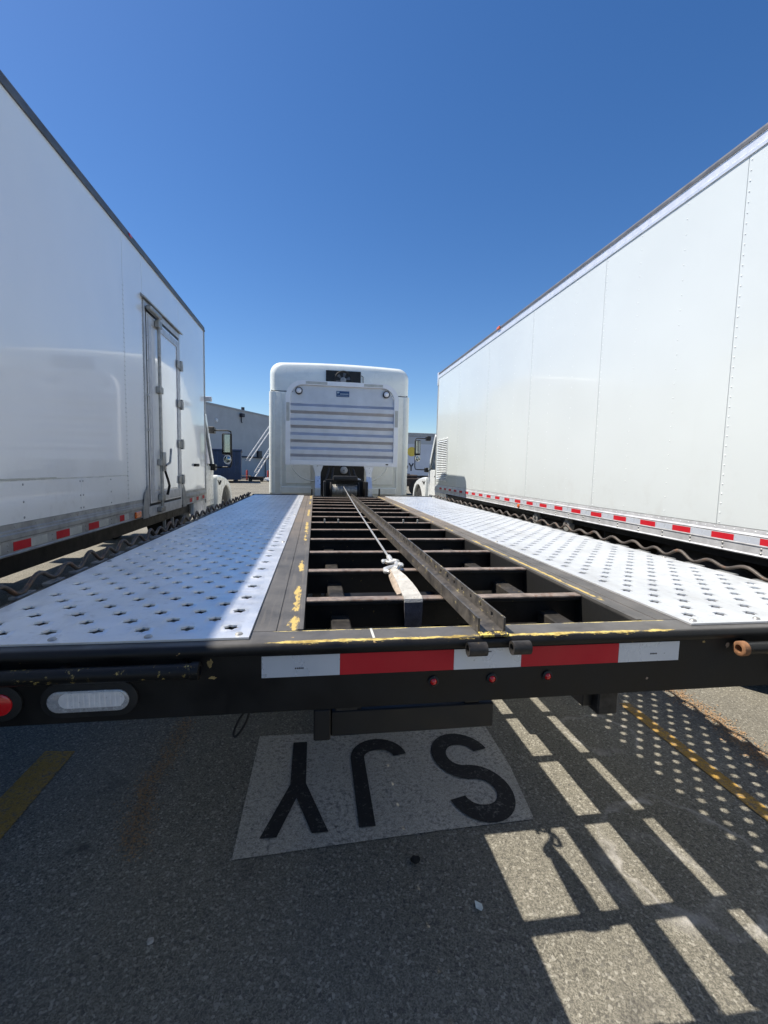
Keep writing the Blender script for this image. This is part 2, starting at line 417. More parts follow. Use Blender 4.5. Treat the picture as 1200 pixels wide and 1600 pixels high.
# ------------------------------------------------------------------ the flatbed tow truck
T = thing('flatbed_truck', (0, 0, 0), 'black flatbed tow truck with white sleeper cab and silver perforated deck tracks', 'tow truck')
def P(name, mb, m, **k): return part(k.pop('parent', T), name, mb, m, **k)
ZT = 1.042
def perforated(sgn):
    mb = MB(); bm = mb.bm; cache = {}
    def V(x, y, z):
        k = (round(x, 5), round(y, 5), round(z, 5))
        if k not in cache: cache[k] = bm.verts.new(k)
        return cache[k]
    px, py, x0, y0, nc, nr = .0505, .0655, .60075, .040, 12, 83
    xe, ye, xa, ya = 1.252, y0+nr*py+.02, .575, .006
    def quad(a, b, c, d, z=ZT):
        vs = [V(sgn*p[0], p[1], z) for p in (a, b, c, d)]
        if sgn < 0: vs.reverse()
        bm.faces.new(vs)
    xs = [x0+i*px for i in range(nc+1)]; ys = [y0+j*py for j in range(nr+1)]
    for i in range(nc):
        for j in range(nr):
            xl, xr, yl, yr = xs[i], xs[i+1], ys[j], ys[j+1]
            if (i+j) % 2: quad((xl, yl), (xr, yl), (xr, yr), (xl, yr)); continue
            cx, cy = (xl+xr)/2, (yl+yr)/2
            rect = [(xl, yl), (xl+px/3, yl), (xl+2*px/3, yl), (xr, yl), (xr, yl+py/3), (xr, yl+2*py/3), (xr, yr), (xl+2*px/3, yr), (xl+px/3, yr), (xl, yr), (xl, yl+2*py/3), (xl, yl+py/3)]
            ph = random.uniform(-.1, .1)
            ang = [atan2(q[1]-cy, q[0]-cx) for q in rect]
            A = [-pi*.75 + k*pi/6 for k in range(12)]
            rings = [[(q[0], q[1], ZT) for q in rect],
                     [(cx+.0245*cos(a), cy+.0245*sin(a), ZT+.0004) for a in A],
                     [(cx+.0212*cos(a), cy+.0212*sin(a), ZT+.0016) for a in A],
                     [(cx+(.0196 if k % 2 else .0138)*cos(a+ph), cy+(.0196 if k % 2 else .0138)*sin(a+ph), ZT+.0017) for k, a in enumerate(A)],
                     [(cx+(.0190 if k % 2 else .0130)*cos(a+ph), cy+(.0190 if k % 2 else .0130)*sin(a+ph), ZT-.003) for k, a in enumerate(A)]]
            vr = [[V(sgn*p[0], p[1], p[2]) for p in r] for r in rings]
            for a, b in zip(vr, vr[1:]):
                for k in range(12):
                    f = (a[k], a[(k+1) % 12], b[(k+1) % 12], b[k])
                    try: bm.faces.new(f if sgn > 0 else f[::-1])
                    except ValueError: pass
    quad((xa, ya), (xe, ya), (xe, ys[0]), (xa, ys[0])); quad((xa, ys[-1]), (xe, ys[-1]), (xe, ye), (xa, ye))
    quad((xa, ys[0]), (xs[0], ys[0]), (xs[0], ys[-1]), (xa, ys[-1])); quad((xs[-1], ys[0]), (xe, ys[0]), (xe, ys[-1]), (xs[-1], ys[-1]))
    for (a, b) in (((xa, ya), (xe, ya)), ((xe, ya), (xe, ye)), ((xe, ye), (xa, ye)), ((xa, ye), (xa, ya))):
        bm.faces.new([V(sgn*a[0], a[1], ZT), V(sgn*b[0], b[1], ZT), V(sgn*b[0], b[1], ZT-.005), V(sgn*a[0], a[1], ZT-.005)])
    return mb
for sg in (-1, 1):
    pl = P('traction_plate', perforated(sg), 'plate', smooth=40, recalc=False)
    b0 = None
    for (bx, by) in ((.600, .028), (.800, .028), (1.0, .028), (1.2, .028), (.588, 1.38), (.588, 2.76), (.588, 4.1), (1.24, .9), (1.24, 2.3), (1.24, 3.7)):
        if b0 is None: b0 = P('bolt', MB().dome((sg*bx, by, ZT+.0006), .0095, (0, 0, 1), 10, .45), 'galv', parent=pl); first = (bx, by)
        else: again(b0, (sg*(bx-first[0]), by-first[1], 0))
    # deck rail beside the centre opening: flat bar, groove and inner lip
    prof = [(sg*x, z) for x, z in ((.452, .925), (.452, 1.0395), (.466, 1.0395), (.469, 1.0365), (.512, 1.0365), (.513, 1.0335), (.517, 1.0335), (.518, 1.0365), (.584, 1.0365), (.584, .925))]
    P('deck_rail', MB().prism(prof, 1, .057, 5.5), 'rail', smooth=0)
    P('side_rail', MB().box(sg*1.2535, sg*1.283, -.012, 5.52, .93, 1.0345, .003), 'black')
    # outer tie-down rod, bent in waves above the side rail
    pts = []; y = .20
    while y < 5.45:
        w = (y-.20)/.168*2*pi; zz = 1.060 + ((.0190 if sg < 0 else .0135)+.003*sin(w*.31))*cos(w+.35*sin(w*.21)) + .004*sin(w*.5+1)
        pts.append((sg*(1.300+.004*sin(w*.37)), y, zz)); y += .168/10
    pts = [(sg*1.296, -.01, 1.030), (sg*1.298, .09, 1.036)] + pts
    P('lashing_rod', MB().tube(pts, .0075, 7), 'rod', smooth=60)
    pad0 = P('rod_bracket', MB().box(sg*1.284, sg*1.312, .235, .325, 1.026, 1.036, .002), 'pad')
    for k in range(1, 31): again(pad0, (0, .168*k, 0))
    P('subframe_rail', MB().box(sg*.317, sg*.375, .0045, 7.0, .80, .975, .004), 'black_dusty')
    P('chassis_rail', MB().box(sg*.39, sg*.435, 1.3, 11.3, .62, .86, .004), 'black_plain')
    # tie rail pipe under the sill lip, open at its inner end
    xs0, xs1 = (.672, 1.26)
    a0, a1 = (-xs0, -xs1) if sg < 0 else (xs0, xs1)
    tr = P('tie_rail', MB().lathe([(.0165, a0), (.0165, a1), (.011, a1), (.011, a0)], (0, -.047, .990), 0, 20), 'scraped_pipe' if sg < 0 else 'black', smooth=50)
    P('pipe_end', MB().lathe([(.0195, a0+sg*.000), (.0195, a0+sg*.016), (.0165, a0+sg*.017), (.0105, a0+sg*.0165), (.0105, a0-sg*.002), (.0165, a0-sg*.002)], (0, -.047, .990), 0, 20), 'rusty' if sg > 0 else 'black', parent=tr, smooth=50)
    for xx in (.71, .95, 1.2):
        P('rail_tab', MB().box(sg*xx-.006, sg*xx+.006, -.045, -.0135, .978, 1.004, .001), 'black', parent=tr)
# tail sill
sill = [(.056, 1.0360), (-.012, 1.0360), (-.022, 1.0335), (-.028, 1.027), (-.029, 1.018), (-.025, 1.010), (-.0125, 1.0065), (-.0125, .868), (-.004, .8655), (.004, .8655), (.004, .995), (.056, .995)]
P('tail_sill', MB().prism(sill, 0, -1.285, 1.285), 'sill', smooth=40)
P('weld_seam', MB().box(-.288, -.282, -.010, .0555, 1.0352, 1.0372, .0006), 'tape_faded')
# crossmembers
cm = P('crossmember', MB().box(-.4515, .4515, .322, .358, 1.016, 1.026, .002).box(-.4515, .4515, .352, .358, .935, 1.0155), 'cross')
cap = P('worn_edge', MB().box(-.4515, .4515, .321, .359, 1.0262, 1.0335, .002), 'rust', parent=cm)
for k in range(1, 13): again(cm, (0, .403*k, 0))
P('stake', MB().box(-.36, -.348, 2.325, 2.337, 1.03, 1.06, .002).box(-.26, -.248, 2.325, 2.337, 1.03, 1.06, .002).box(.23, .242, 2.325, 2.337, 1.03, 1.06, .002).box(.34, .352, 2.325, 2.337, 1.03, 1.06, .002), 'galv')
P('deck_end_beam', MB().box(-1.285, -.47, 5.515, 5.57, .95, 1.05, .004).box(.47, 1.285, 5.515, 5.57, .95, 1.05, .004).box(-.47, .47, 5.36, 5.42, .93, 1.03, .004), 'black_plain')
# under-deck cross beams that carry the plates
ub = P('deck_beam', MB().box(-1.25, -.575, .62, .66, .90, 1.0, .003), 'black_plain')
# centre channel with its row of slots
def channel():
    mb = MB()
    def sk(y): return .009 + .0085*y
    def bx(x0, x1, y0, y1, z0, z1):
        vs = []
        for z in (z0, z1):
            vs.append([(sk(y0)+x0, y0, z), (sk(y0)+x1, y0, z), (sk(y1)+x1, y1, z), (sk(y1)+x0, y1, z)])
        mb.loft(vs)
    z0, z1 = 1.0375, 1.0755
    bx(-.036, .036, -.004, 5.45, z0, z0+.005)
    bx(-.036, -.0305, -.004, 5.45, z0+.005, z1)
    bx(.0305, .036, -.004, 5.45, z0+.005, z0+.016); bx(.0305, .036, -.004, 5.45, z1-.010, z1)
    y = -.004
    while y < 5.4:
        bx(.0305, .036, y, min(y+.072, 5.45), z0+.016, z1-.010); y += .086
    return mb
P('winch_channel', channel(), 'worn_channel', smooth=0)
P('channel_foot', MB().box(-.027, .045, -.0285, -.0045, 1.0365, 1.0420, .0005), 'chipped')
for cx in (-.043, .067):
    P('hinge_tube', MB().lathe([(.0165, -.023), (.0165, .023), (.0105, .023), (.0105, -.023)], (cx, -.046, 1.0145), 0, 20), 'black_dusty', smooth=50)
# tape, lamps
for x0, x1, m in ((-.544, -.3655, 'tape_white'), (-.365, -.0885, 'tape_red'), (-.088, .0855, 'tape_white'), (.086, .3515, 'tape_red'), (.352, .526, 'tape_white')):
    tp = P('reflector_strip', MB().box(x0, x1, -.0142, -.0126, .9515, 1.0025), m)
    if m == 'tape_white':
        px = x0+.075 if x0 < .3 else x0+.09
        zz = .970 if x0 != -.088 else .9925
        for q in range(5): P('fine_print', MB().box(px+q*.0042, px+q*.0042+.003, -.0146, -.0143, zz, zz+.0035), 'ink', parent=tp)
for cx in (-.138, .011, .158):
    ml = P('marker_light', MB().lathe([(.0135, 0), (.0135, -.004), (.009, -.006), (.009, 0)], (cx, -.0127, .9245), 1, 18), 'rubber', smooth=50)
    P('lens', MB().dome((cx, -.0150, .9245), .0092, (0, -1, 0), 14, .8), 'red_lens', parent=ml, smooth=60)
def oval(cx, lens, sgn):
    g = P('reverse_lamp' if lens == 'clear_lens' else 'tail_lamp', MB().stadium(cx, .9215, .196, .078, -.0215, -.0126, shrink=.012), 'rubber', smooth=50)
    P('lens', MB().stadium(cx, .9215, .164, .047, -.0262, -.0216, shrink=.004), lens, parent=g, smooth=45)
    if lens == 'clear_lens':
        P('lamp_rib', MB().stadium(cx+.008, .925, .132, .034, -.0268, -.0263), 'led', parent=g, smooth=0)
        for q in range(11):
            P('lamp_rib', MB().box(cx-.045+q*.0105, cx-.0385+q*.0105, -.0277, -.0269, .909, .941, .0003), 'led', parent=g, smooth=0)
for sg in (-1, 1):
    oval(sg*.907, 'clear_lens', sg); oval(sg*1.138, 'red_lens', sg)
def chip(cx, cz, w, h, seed):
    rnd = random.Random(seed); n = 14
    ring = [(cx+w*cos(2*pi*k/n)*rnd.uniform(.45, 1.1), cz+h*sin(2*pi*k/n)*rnd.uniform(.45, 1.1)) for k in range(n)]
    return MB().loft([[(x, y, z) for x, z in ring] for y in (-.0126, -.0131)])
for q, (bx, bz, w, h) in enumerate(((.44, .905, .004, .004), (-.657, .990, .008, .013), (-.652, .957, .009, .005), (.60, .998, .005, .004), (-.47, .99, .004, .003), (.672, .985, .007, .010))):
    P('paint_chip', chip(bx, bz, w, h, q), 'rust' if q in (0, 5) else 'chip_yellow')
# things bolted below the sill
P('hitch_housing', MB().box(-.425, -.385, -.010, .035, .787, .8650, .003).box(-.384, .026, .002, .030, .789, .853, .003), 'black_plain', smooth=30)
P('sill_brace', MB().box(.288, .335, .03, .11, .812, .8650, .003), 'black_plain')
P('housing_hanger', MB().box(-.35, -.31, .005, .025, .8535, .93, .002), 'black_plain')
P('housing_hanger', MB().box(-.05, -.01, .005, .025, .8535, .93, .002), 'black_plain')
# chain loop hanging below the sill on the left
lp = [(-.585+.010*sin(2*pi*k/16)-.016*(1-cos(2*pi*k/16)), .06, .838-.034*(1-cos(2*pi*k/16))) for k in range(17)]
P('hose_loop', MB().tube([(-.582, .05, .87)]+lp, .003, 6), 'rubber', smooth=60)
tm = MB()  # unseen tray, added below the deck to keep the stall letters in shade
tm.box(-.315, .10, .735, 3.4, .885, .891).box(-.315, -.309, .735, 3.4, .8911, .93).box(.094, .10, .735, 3.4, .8911, .93)
P('shade_tray', tm, 'black_plain')
# wheels
TYRE = [(.28, -.13), (.46, -.145), (.50, -.12), (.51, -.08), (.512, .0), (.51, .08), (.50, .12), (.46, .145), (.28, .13)]
def wheel(root, x, y, z, R=.5, w=.28, out=1, dish='alu_dull'):
    k = R/.512; q = w/.29
    ty = part(root, 'wheel', MB().lathe([(r*k, h*q) for r, h in TYRE], (x, y, z), 0, 36), 'tyre', 50)
    o = out
    part(ty, 'rim', MB().lathe([(.285*k, -.125*q*o), (.285*k, .125*q*o), (.255*k, .118*q*o), (.235*k, .03*o), (.13*k, .0), (.115*k, .085*o), (.05*k, .09*o), (.02*k, .09*o), (.02*k, -.1*o)], (x, y, z), 0, 28), dish, 40)
    lug = MB()
    for a in range(10): lug.lathe([(.014, 0), (.014, .03*o), (.003, .034*o), (.003, 0)], (x+.012*o, y+.17*k*cos(a*pi/5), z+.17*k*sin(a*pi/5)), 0, 8)
    part(ty, 'lug_nut', lug, 'galv', 40, kind='stuff')
    tr = MB()
    for a in range(40):
        t = 2*pi*a/40
        for s_ in (-1, 1):
            c = Vector((x+s_*.075*q, y+.512*k*cos(t+.04*s_), z+.512*k*sin(t+.04*s_)))
            tr.dome(c, .028, (0, cos(t), sin(t)), 4, .35)
    part(ty, 'tread', tr, 'tyre', 0, kind='stuff')
    return ty
for sg in (-1, 1):
    wheel(T, sg*1.06, 3.0, .43, .43, .25, sg, 'alu_dull'); wheel(T, sg*.76, 3.0, .43, .43, .25, sg)
    wheel(T, sg*1.02, 10.0, .48, .48, .28, sg, 'alu_bright')
P('axle', MB().tube([(-.7, 3, .43), (.7, 3, .43)], .07, 12).box(-.12, .12, 2.85, 3.15, .3, .58, .03), 'black_plain')
P('drive_shaft', MB().tube([(0, 3.1, .45), (0, 7, .6)], .05, 10), 'black_plain')
for sg in (-1, 1):
    P('tank', MB().lathe([(.25, 4.3), (.27, 4.34), (.27, 5.46), (.25, 5.5), (.02, 5.5), (.02, 4.3)], (sg*.85, 0, .62), 1, 24), 'black_plain', smooth=40)

# ---- headache rack at the front of the deck
YR = 6.28
def rrect(x0, x1, z0, z1, r, n=8):                         # rounded at the two top corners
    p = [(x1, z0), ]
    p += [(x1-r+r*cos(pi/2*k/n), z1-r+r*sin(pi/2*k/n)) for k in range(n+1)]
    p += [(x0+r+r*cos(pi/2+pi/2*k/n), z1-r+r*sin(pi/2+pi/2*k/n)) for k in range(n+1)]
    p += [(x0, z0)]
    return p
def ring_prism(po, pi_, y0, y1):
    mb = MB(); n = len(po)
    def vs(p, y): return [mb.bm.verts.new((q[0], y, q[1])) for q in p]
    a, b, c, d = vs(po, y0), vs(pi_, y0), vs(po, y1), vs(pi_, y1)
    for i in range(n):
        j = (i+1) % n
        for f in ((a[i], a[j], b[j], b[i]), (c[j], c[i], d[i], d[j]), (a[j], a[i], c[i], c[j]), (b[i], b[j], d[j], d[i])): mb.bm.faces.new(f)
    return mb
P('rack_frame', ring_prism(rrect(-.882, .880, 1.470, 2.765, .26), rrect(-.812, .810, 1.528, 2.700, .20), YR-.03, YR+.05), 'white_metal', smooth=30)
prof = []                                                   # corrugated sheet: flat field, then four trapezoid ribs
z = 2.42
sheetp = [(YR+.022, 2.720), (YR+.022, 2.425)]
for k in range(4):
    zt = 2.42-.222*k
    sheetp += [(YR+.022, zt), (YR-.016, zt-.045), (YR-.016, zt-.112), (YR+.022, zt-.157)]
sheetp += [(YR+.022, 1.512)]
mb = MB()
xsb = [-.83, .828]
for i in range(len(sheetp)-1):
    a, b = sheetp[i], sheetp[i+1]
    if abs(a[1]-b[1]) < 1e-6: continue
    xa = .83 if a[1] < 2.6 else .66
    mb.face([(-.815, a[0], a[1]), (.813, a[0], a[1]), (.813, b[0], b[1]), (-.815, b[0], b[1])]) if i else \
        mb.face([(-.70, a[0], a[1]), (.70, a[0], a[1]), (.813, b[0], 2.52), (.813, b[0], b[1]), (-.815, b[0], b[1]), (-.815, b[0], 2.52)])
bmesh.ops.reverse_faces(mb.bm, faces=mb.bm.faces)
P('rack_panel', mb, 'rack', smooth=0, recalc=False)
P('rack_sill', MB().box(-.805, .803, YR-.034, YR-.005, 1.474, 1.542, .006), 'white_metal')
for cx in (-.683, .680):
    rl = P('rack_light', MB().lathe([(.052, 0), (.056, -.035), (.046, -.05), (.044, 0)], (cx, YR+.02, 2.607), 1, 22), 'rubber', smooth=50)
    P('lens', MB().dome((cx, YR-.018, 2.607), .046, (0, -1, 0), 18, .35), 'led', parent=rl, smooth=60)
bd = P('badge', MB().box(-.108, .094, YR+.012, YR+.0215, 2.545, 2.633, .002), 'badge')
lg = MB().box(-.098, -.062, YR+.0100, YR+.0118, 2.603, 2.622).box(-.088, -.080, YR+.0100, YR+.0118, 2.585, 2.602)
P('badge_print', lg, 'badge_ink', parent=bd, smooth=0)
tl = MB()
for i in range(9): tl.box(-.046+i*.0145, -.046+i*.0145+.010, YR+.0100, YR+.0118, 2.579, 2.597)
for i in range(12): tl.box(-.090+i*.0145, -.090+i*.0145+.010, YR+.0100, YR+.0118, 2.556, 2.563)
P('badge_print', tl, 'badge_ink', parent=bd, smooth=0)
for b in ((-.872, -.822, 2.14, 2.42), (.822, .872, 2.10, 2.36)):
    P('reflective_decal', MB().box(b[0], b[1], YR-.0325, YR-.0302, b[2], b[3]), 'tape_faded')
for b in ((-.58, -.25, 2.712, 2.752), (.32, .62, 2.712, 2.752)):
    P('reflective_decal', MB().box(b[0], b[1], YR-.0325, YR-.0302, b[2], b[3]), 'tape_faded')
P('maker_plate', MB().box(.69, .73, YR-.0365, YR-.0342, 1.495, 1.515), 'gasket')
for cx in (-.383, .425):
    w = .042
    P('rack_leg', MB().loft([[(cx-q, YR+a, zz), (cx+q, YR+a, zz), (cx+q, YR+b, zz), (cx-q, YR+b, zz)] for q, a, b, zz in
        ((w, -.16, -.02, .95), (w, -.16, -.02, 1.12), (w, -.02, .05, 1.30), (w+.004, -.02, .05, 1.36), (w+.04, -.025, .05, 1.468))]), 'alu_bright', smooth=25)
    P('leg_foot', MB().box(cx-.06, cx+.06, YR-.22, YR+.06, .93, 1.0, .004), 'black_plain')
# ---- winch behind the rack
wz = 1.10
P('winch_frame', MB().box(-.30, .34, 5.60, 5.62, .95, 1.02, .003).box(-.30, -.27, 5.60, 5.95, .95, 1.24, .004).box(.30, .34, 5.60, 5.95, .95, 1.24, .004).box(-.268, .298, 5.94, 5.97, .95, 1.26, .004), 'black_plain')
P('winch_drum', MB().lathe([(.06, -.22), (.125, -.215), (.125, -.20), (.085, -.195), (.085, .195), (.125, .20), (.125, .215), (.06, .22), (.02, .22), (.02, -.22)], (.01, 5.8, wz), 0, 24), 'black_dusty', smooth=40)
wr = MB()
for i in range(18): wr.lathe([(.084, -.009), (.093, -.006), (.095, 0), (.093, .006), (.084, .009)], (-.165+i*.0205, 5.8, wz), 0, 18)
P('winch_rope', wr, 'galv', smooth=50)
P('winch_motor', MB().box(-.16, .20, 5.70, 5.90, 1.24, 1.32, .02, 2), 'black_plain')
P('air_knob', MB().lathe([(.05, 0), (.06, -.03), (.05, -.06), (.01, -.065), (.01, 0)], (.02, 6.2, 1.40), 1, 18), 'alu_dull', smooth=50)
hs = MB()
for x0, zt, bend in ((-.20, 1.45, .06), (-.14, 1.44, .03), (.10, 1.42, -.05), (.17, 1.43, -.07)):
    hs.tube([(x0, 6.3, zt), (x0-bend*.4, 6.22, zt-.1), (x0-bend, 6.2, zt-.2), (x0-bend*1.3, 6.1, zt-.34)], .016, 7)
P('air_hose', hs, 'hose', smooth=60)
P('hose_shield', MB().prism([(.12, 1.27), (.20, 1.30), (.27, 1.27), (.30, 1.13), (.24, 1.13), (.22, 1.22)], 1, 5.99, 6.03), 'white_plain', smooth=0)
P('cab_gap_panel', MB().box(-.36, .40, 6.72, 6.76, .75, 1.62, .01), 'black_plain')
P('pin', MB().tube([(.52, 5.7, 1.0), (.52, 5.7, 1.14)], .012, 8).tube([(-.47, 5.7, 1.0), (-.47, 5.7, 1.12)], .010, 8), 'black_plain')

# ---- sleeper cab
def rounded(hx, z0, z1, r, n=6):
    p = [(-hx, z0), (hx, z0)]
    p += [(hx-r+r*cos(pi/2*k/n), z1-r+r*sin(pi/2*k/n)) for k in range(n+1)]
    p += [(-hx+r+r*cos(pi/2+pi/2*k/n), z1-r+r*sin(pi/2+pi/2*k/n)) for k in range(n+1)]
    return p
YC = 7.0
def cabring(hx, z0, z1, r, y): return [(x, y, zz) for x, zz in rounded(hx, z0, z1, r)]
P('sleeper_body', MB().loft([cabring(1.13, .98, 2.695, .012, YC), cabring(1.185, .93, 2.7, .008, YC+.03), cabring(1.21, .9, 2.7, .005, YC+.10), cabring(1.21, .9, 2.7, .005, YC+1.5)]), 'cab', smooth=50)
def roofring(hx, z0, z1, r, y, crown=.035):
    return [(x, y, zz + (crown*(1-(x/hx)**2) if zz > z0+.1 else 0)) for x, zz in
            [(-hx, z0), (hx, z0)] + [(hx-r+r*cos(pi/2*k/8), z1-r+r*sin(pi/2*k/8)) for k in range(9)] + [(hx-r-(2*(hx-r))*k/9, z1) for k in range(1, 9)] + [(-hx+r+r*cos(pi/2+pi/2*k/8), z1-r+r*sin(pi/2+pi/2*k/8)) for k in range(9)]]
P('roof_cap', MB().loft([roofring(1.10, 2.712, 3.12, .17, YC+.004), roofring(1.16, 2.710, 3.165, .18, YC+.035), roofring(1.195, 2.710, 3.185, .18, YC+.11), roofring(1.195, 2.710, 3.205, .18, YC+1.5), roofring(1.12, 2.71, 2.95, .16, YC+2.2), roofring(1.05, 2.71, 2.76, .02, YC+2.7)]), 'cab', smooth=50)
P('cab_seam', MB().box(-1.17, 1.17, YC+.03, YC+1.4, 2.690, 2.720), 'gasket')
P('day_cab', MB().prism([(YC+1.50, .9), (YC+1.50, 2.68), (YC+2.5, 2.62), (YC+3.05, 1.85), (YC+3.05, .9)], 0, -1.06, 1.06), 'cab', smooth=30)
P('hood', MB().prism([(YC+3.06, .75), (YC+3.06, 1.80), (YC+4.3, 1.55), (YC+4.6, 1.4), (YC+4.65, .6)], 0, -.85, .85), 'cab', smooth=30)
for sg in (-1, 1):
    # rounded side fairing and a vertical crease on the back wall
    P('side_fairing', MB().loft([[(sg*(1.13+.075*sin(a)), YC-.012+.06*(1-cos(a)), zz) for a in [pi*k/10 for k in range(6)]] + [(sg*1.205, YC+.35, zz), (sg*1.10, YC+.35, zz), (sg*1.10, YC-.004, zz)] for zz in (.985, 1.0, 2.68, 2.692)]), 'cab', smooth=50)
    P('back_crease', MB().box(sg*.985, sg*1.02, YC-.012, YC+.004, 1.0, 2.68, .005), 'cab')
    P('wall_panel', MB().box(sg*.50, sg*.93, YC-.016, YC+.004, 1.15, 1.62, .008), 'cab')
    arch = [(sg*(.86-.42*(1-cos(t))), 1.62-.42*sin(t)) for t in [pi/2*k/8 for k in range(9)]]
    P('wall_rib', MB().tube([(x, YC-.012, zz) for x, zz in arch], .012, 6), 'cab', smooth=60)
    P('step_box', MB().box(sg*.48, sg*1.0, YC-.03, YC+.003, .98, 1.10, .012), 'cab')
vp = P('vent_panel', MB().box(-.258, .335, YC-.020, YC+.0, 2.80, 3.085, .004), 'black_plain')
P('fan_shroud', MB().lathe([(.13, -.012), (.145, -.018), (.155, -.012), (.155, 0), (.13, 0)], (.035, YC-.020, 2.935), 1, 30), 'gasket', parent=vp, smooth=50)
P('fan_hub', MB().lathe([(.05, 0), (.048, -.025), (.02, -.03), (.004, -.03), (.004, 0)], (.035, YC-.028, 2.925), 1, 20), 'alu_dull', parent=vp, smooth=50)
for a in range(6):
    t = a*pi/3+.3
    P('fan_blade', MB().loft([[(.035+r*cos(t+d), YC-.026+q, 2.93+r*sin(t+d)) for d, q in ((-w, 0), (w, .006), (w, .008), (-w, .002))] for r, w in ((.05, .25), (.125, .22))]), 'dark_rail', parent=vp, smooth=0)
P('vent_hose', MB().tube([(.345, YC-.01, 3.02), (.375, YC-.02, 3.0), (.378, YC-.02, 2.9), (.37, YC-.02, 2.82)], .006, 6), 'hose', smooth=60)
P('exhaust', MB().tube([(-1.02, YC+1.2, .6), (-1.02, YC+1.2, 2.4)], .06, 12), 'alu_dull', smooth=60)

# ------------------------------------------------------------------ winch cable, hook and strap
WC = thing('winch_cable', (0, 5.65, 1.20), 'silver steel winch cable stretched from the winch to a hook above the deck opening', 'cable')
E0 = Vector((-.118, .800, 1.066))
pts = [Vector((-.01, 5.72, 1.165)).lerp(E0, k/24) - Vector((0, 0, .012*sin(pi*k/24))) for k in range(25)]
part(WC, 'wire_rope', MB().tube(pts, .0050, 8), 'cable', 60)
part(WC, 'swage_sleeve', MB().tube([E0+Vector((.003, .05, .002)), E0+Vector((.002, .035, .001)), E0, E0-Vector((.002, .035, .001)), E0-Vector((.003, .05, .002))], [.006, .010, .0115, .0115, .006], 10), 'hook', 60)
hk = part(WC, 'hook', MB().tube([(-.124, .742, 1.066), (-.106, .722, 1.064), (-.104, .690, 1.060), (-.122, .664, 1.058), (-.142, .650, 1.057), (-.160, .632, 1.056), (-.164, .602, 1.056), (-.152, .592, 1.057)], [.008, .009, .010, .011, .0115, .0115, .0095, .006], 10), 'hook', 60)
part(hk, 'hook_horn', MB().tube([(-.126, .668, 1.060), (-.110, .640, 1.061), (-.098, .640, 1.063), (-.091, .672, 1.066), (-.094, .706, 1.066)], [.007, .0085, .0095, .0085, .005], 8), 'hook', 60)
part(hk, 'hook_latch', MB().tube([(-.138, .738, 1.068), (-.156, .728, 1.070), (-.158, .706, 1.068)], [.006, .008, .005], 8), 'hook', 60)
part(hk, 'hook_eye', MB().lathe([(.026+.0075*cos(2*pi*k/8), .0075*sin(2*pi*k/8)) for k in range(8)], (-.119, .742, 1.065), 2, 18), 'galv', 60)
ST = thing('tow_strap', (-.12, .33, 1.035), 'pale webbing strap looped from the hook over the first crossbar of the deck', 'strap')
def ribbon(path, th=.003):
    """path: (centre, half width, tilt); a band lying across X with slightly rolled edges"""
    mb = MB(); rings = []
    n = len(path)
    for i, (c, h, sl) in enumerate(path):
        a = Vector(path[max(i-1, 0)][0]); b = Vector(path[min(i+1, n-1)][0]); t = (b-a).normalized()
        nrm = Vector((1, 0, 0)).cross(t).normalized(); c = Vector(c); s_ = Vector((h, 0, sl))
        up = [c+s_*q+nrm*th*(1+.5*sin(q*5+i)) for q in (-1, -.6, -.2, .2, .6, 1)]
        rings.append(up + [c+s_-nrm*th, c-s_-nrm*th])
    return mb.loft(rings)
part(ST, 'webbing', ribbon([((-.134, .648, 1.0585), .007, .002), ((-.128, .59, 1.055), .014, .005), ((-.124, .52, 1.051), .020, .006), ((-.121, .45, 1.046), .025, .004), ((-.120, .385, 1.0415), .028, .002), ((-.120, .345, 1.0385), .029, 0), ((-.120, .326, 1.0375), .029, 0), ((-.120, .3145, 1.033), .029, 0), ((-.120, .3125, 1.024), .029, 0)]), 'strap', 50)
part(ST, 'strap_tail', ribbon([((-.120, .3122, 1.0235), .0288, 0), ((-.120, .310, 1.0), .0285, 0), ((-.119, .314, .965), .027, .002), ((-.117, .322, .93), .026, .004), ((-.112, .318, .87), .025, .003)]), 'strap_tail', 50, label='dark hanging end of the pale strap')  # hanging end has a much darker colour than the webbing above
part(ST, 'strap_edge', ribbon([((-.146, .648, 1.054), .004, .004), ((-.151, .55, 1.048), .006, .007), ((-.154, .45, 1.042), .007, .007), ((-.156, .36, 1.037), .007, .002)], .002), 'strap_dirty', 50)

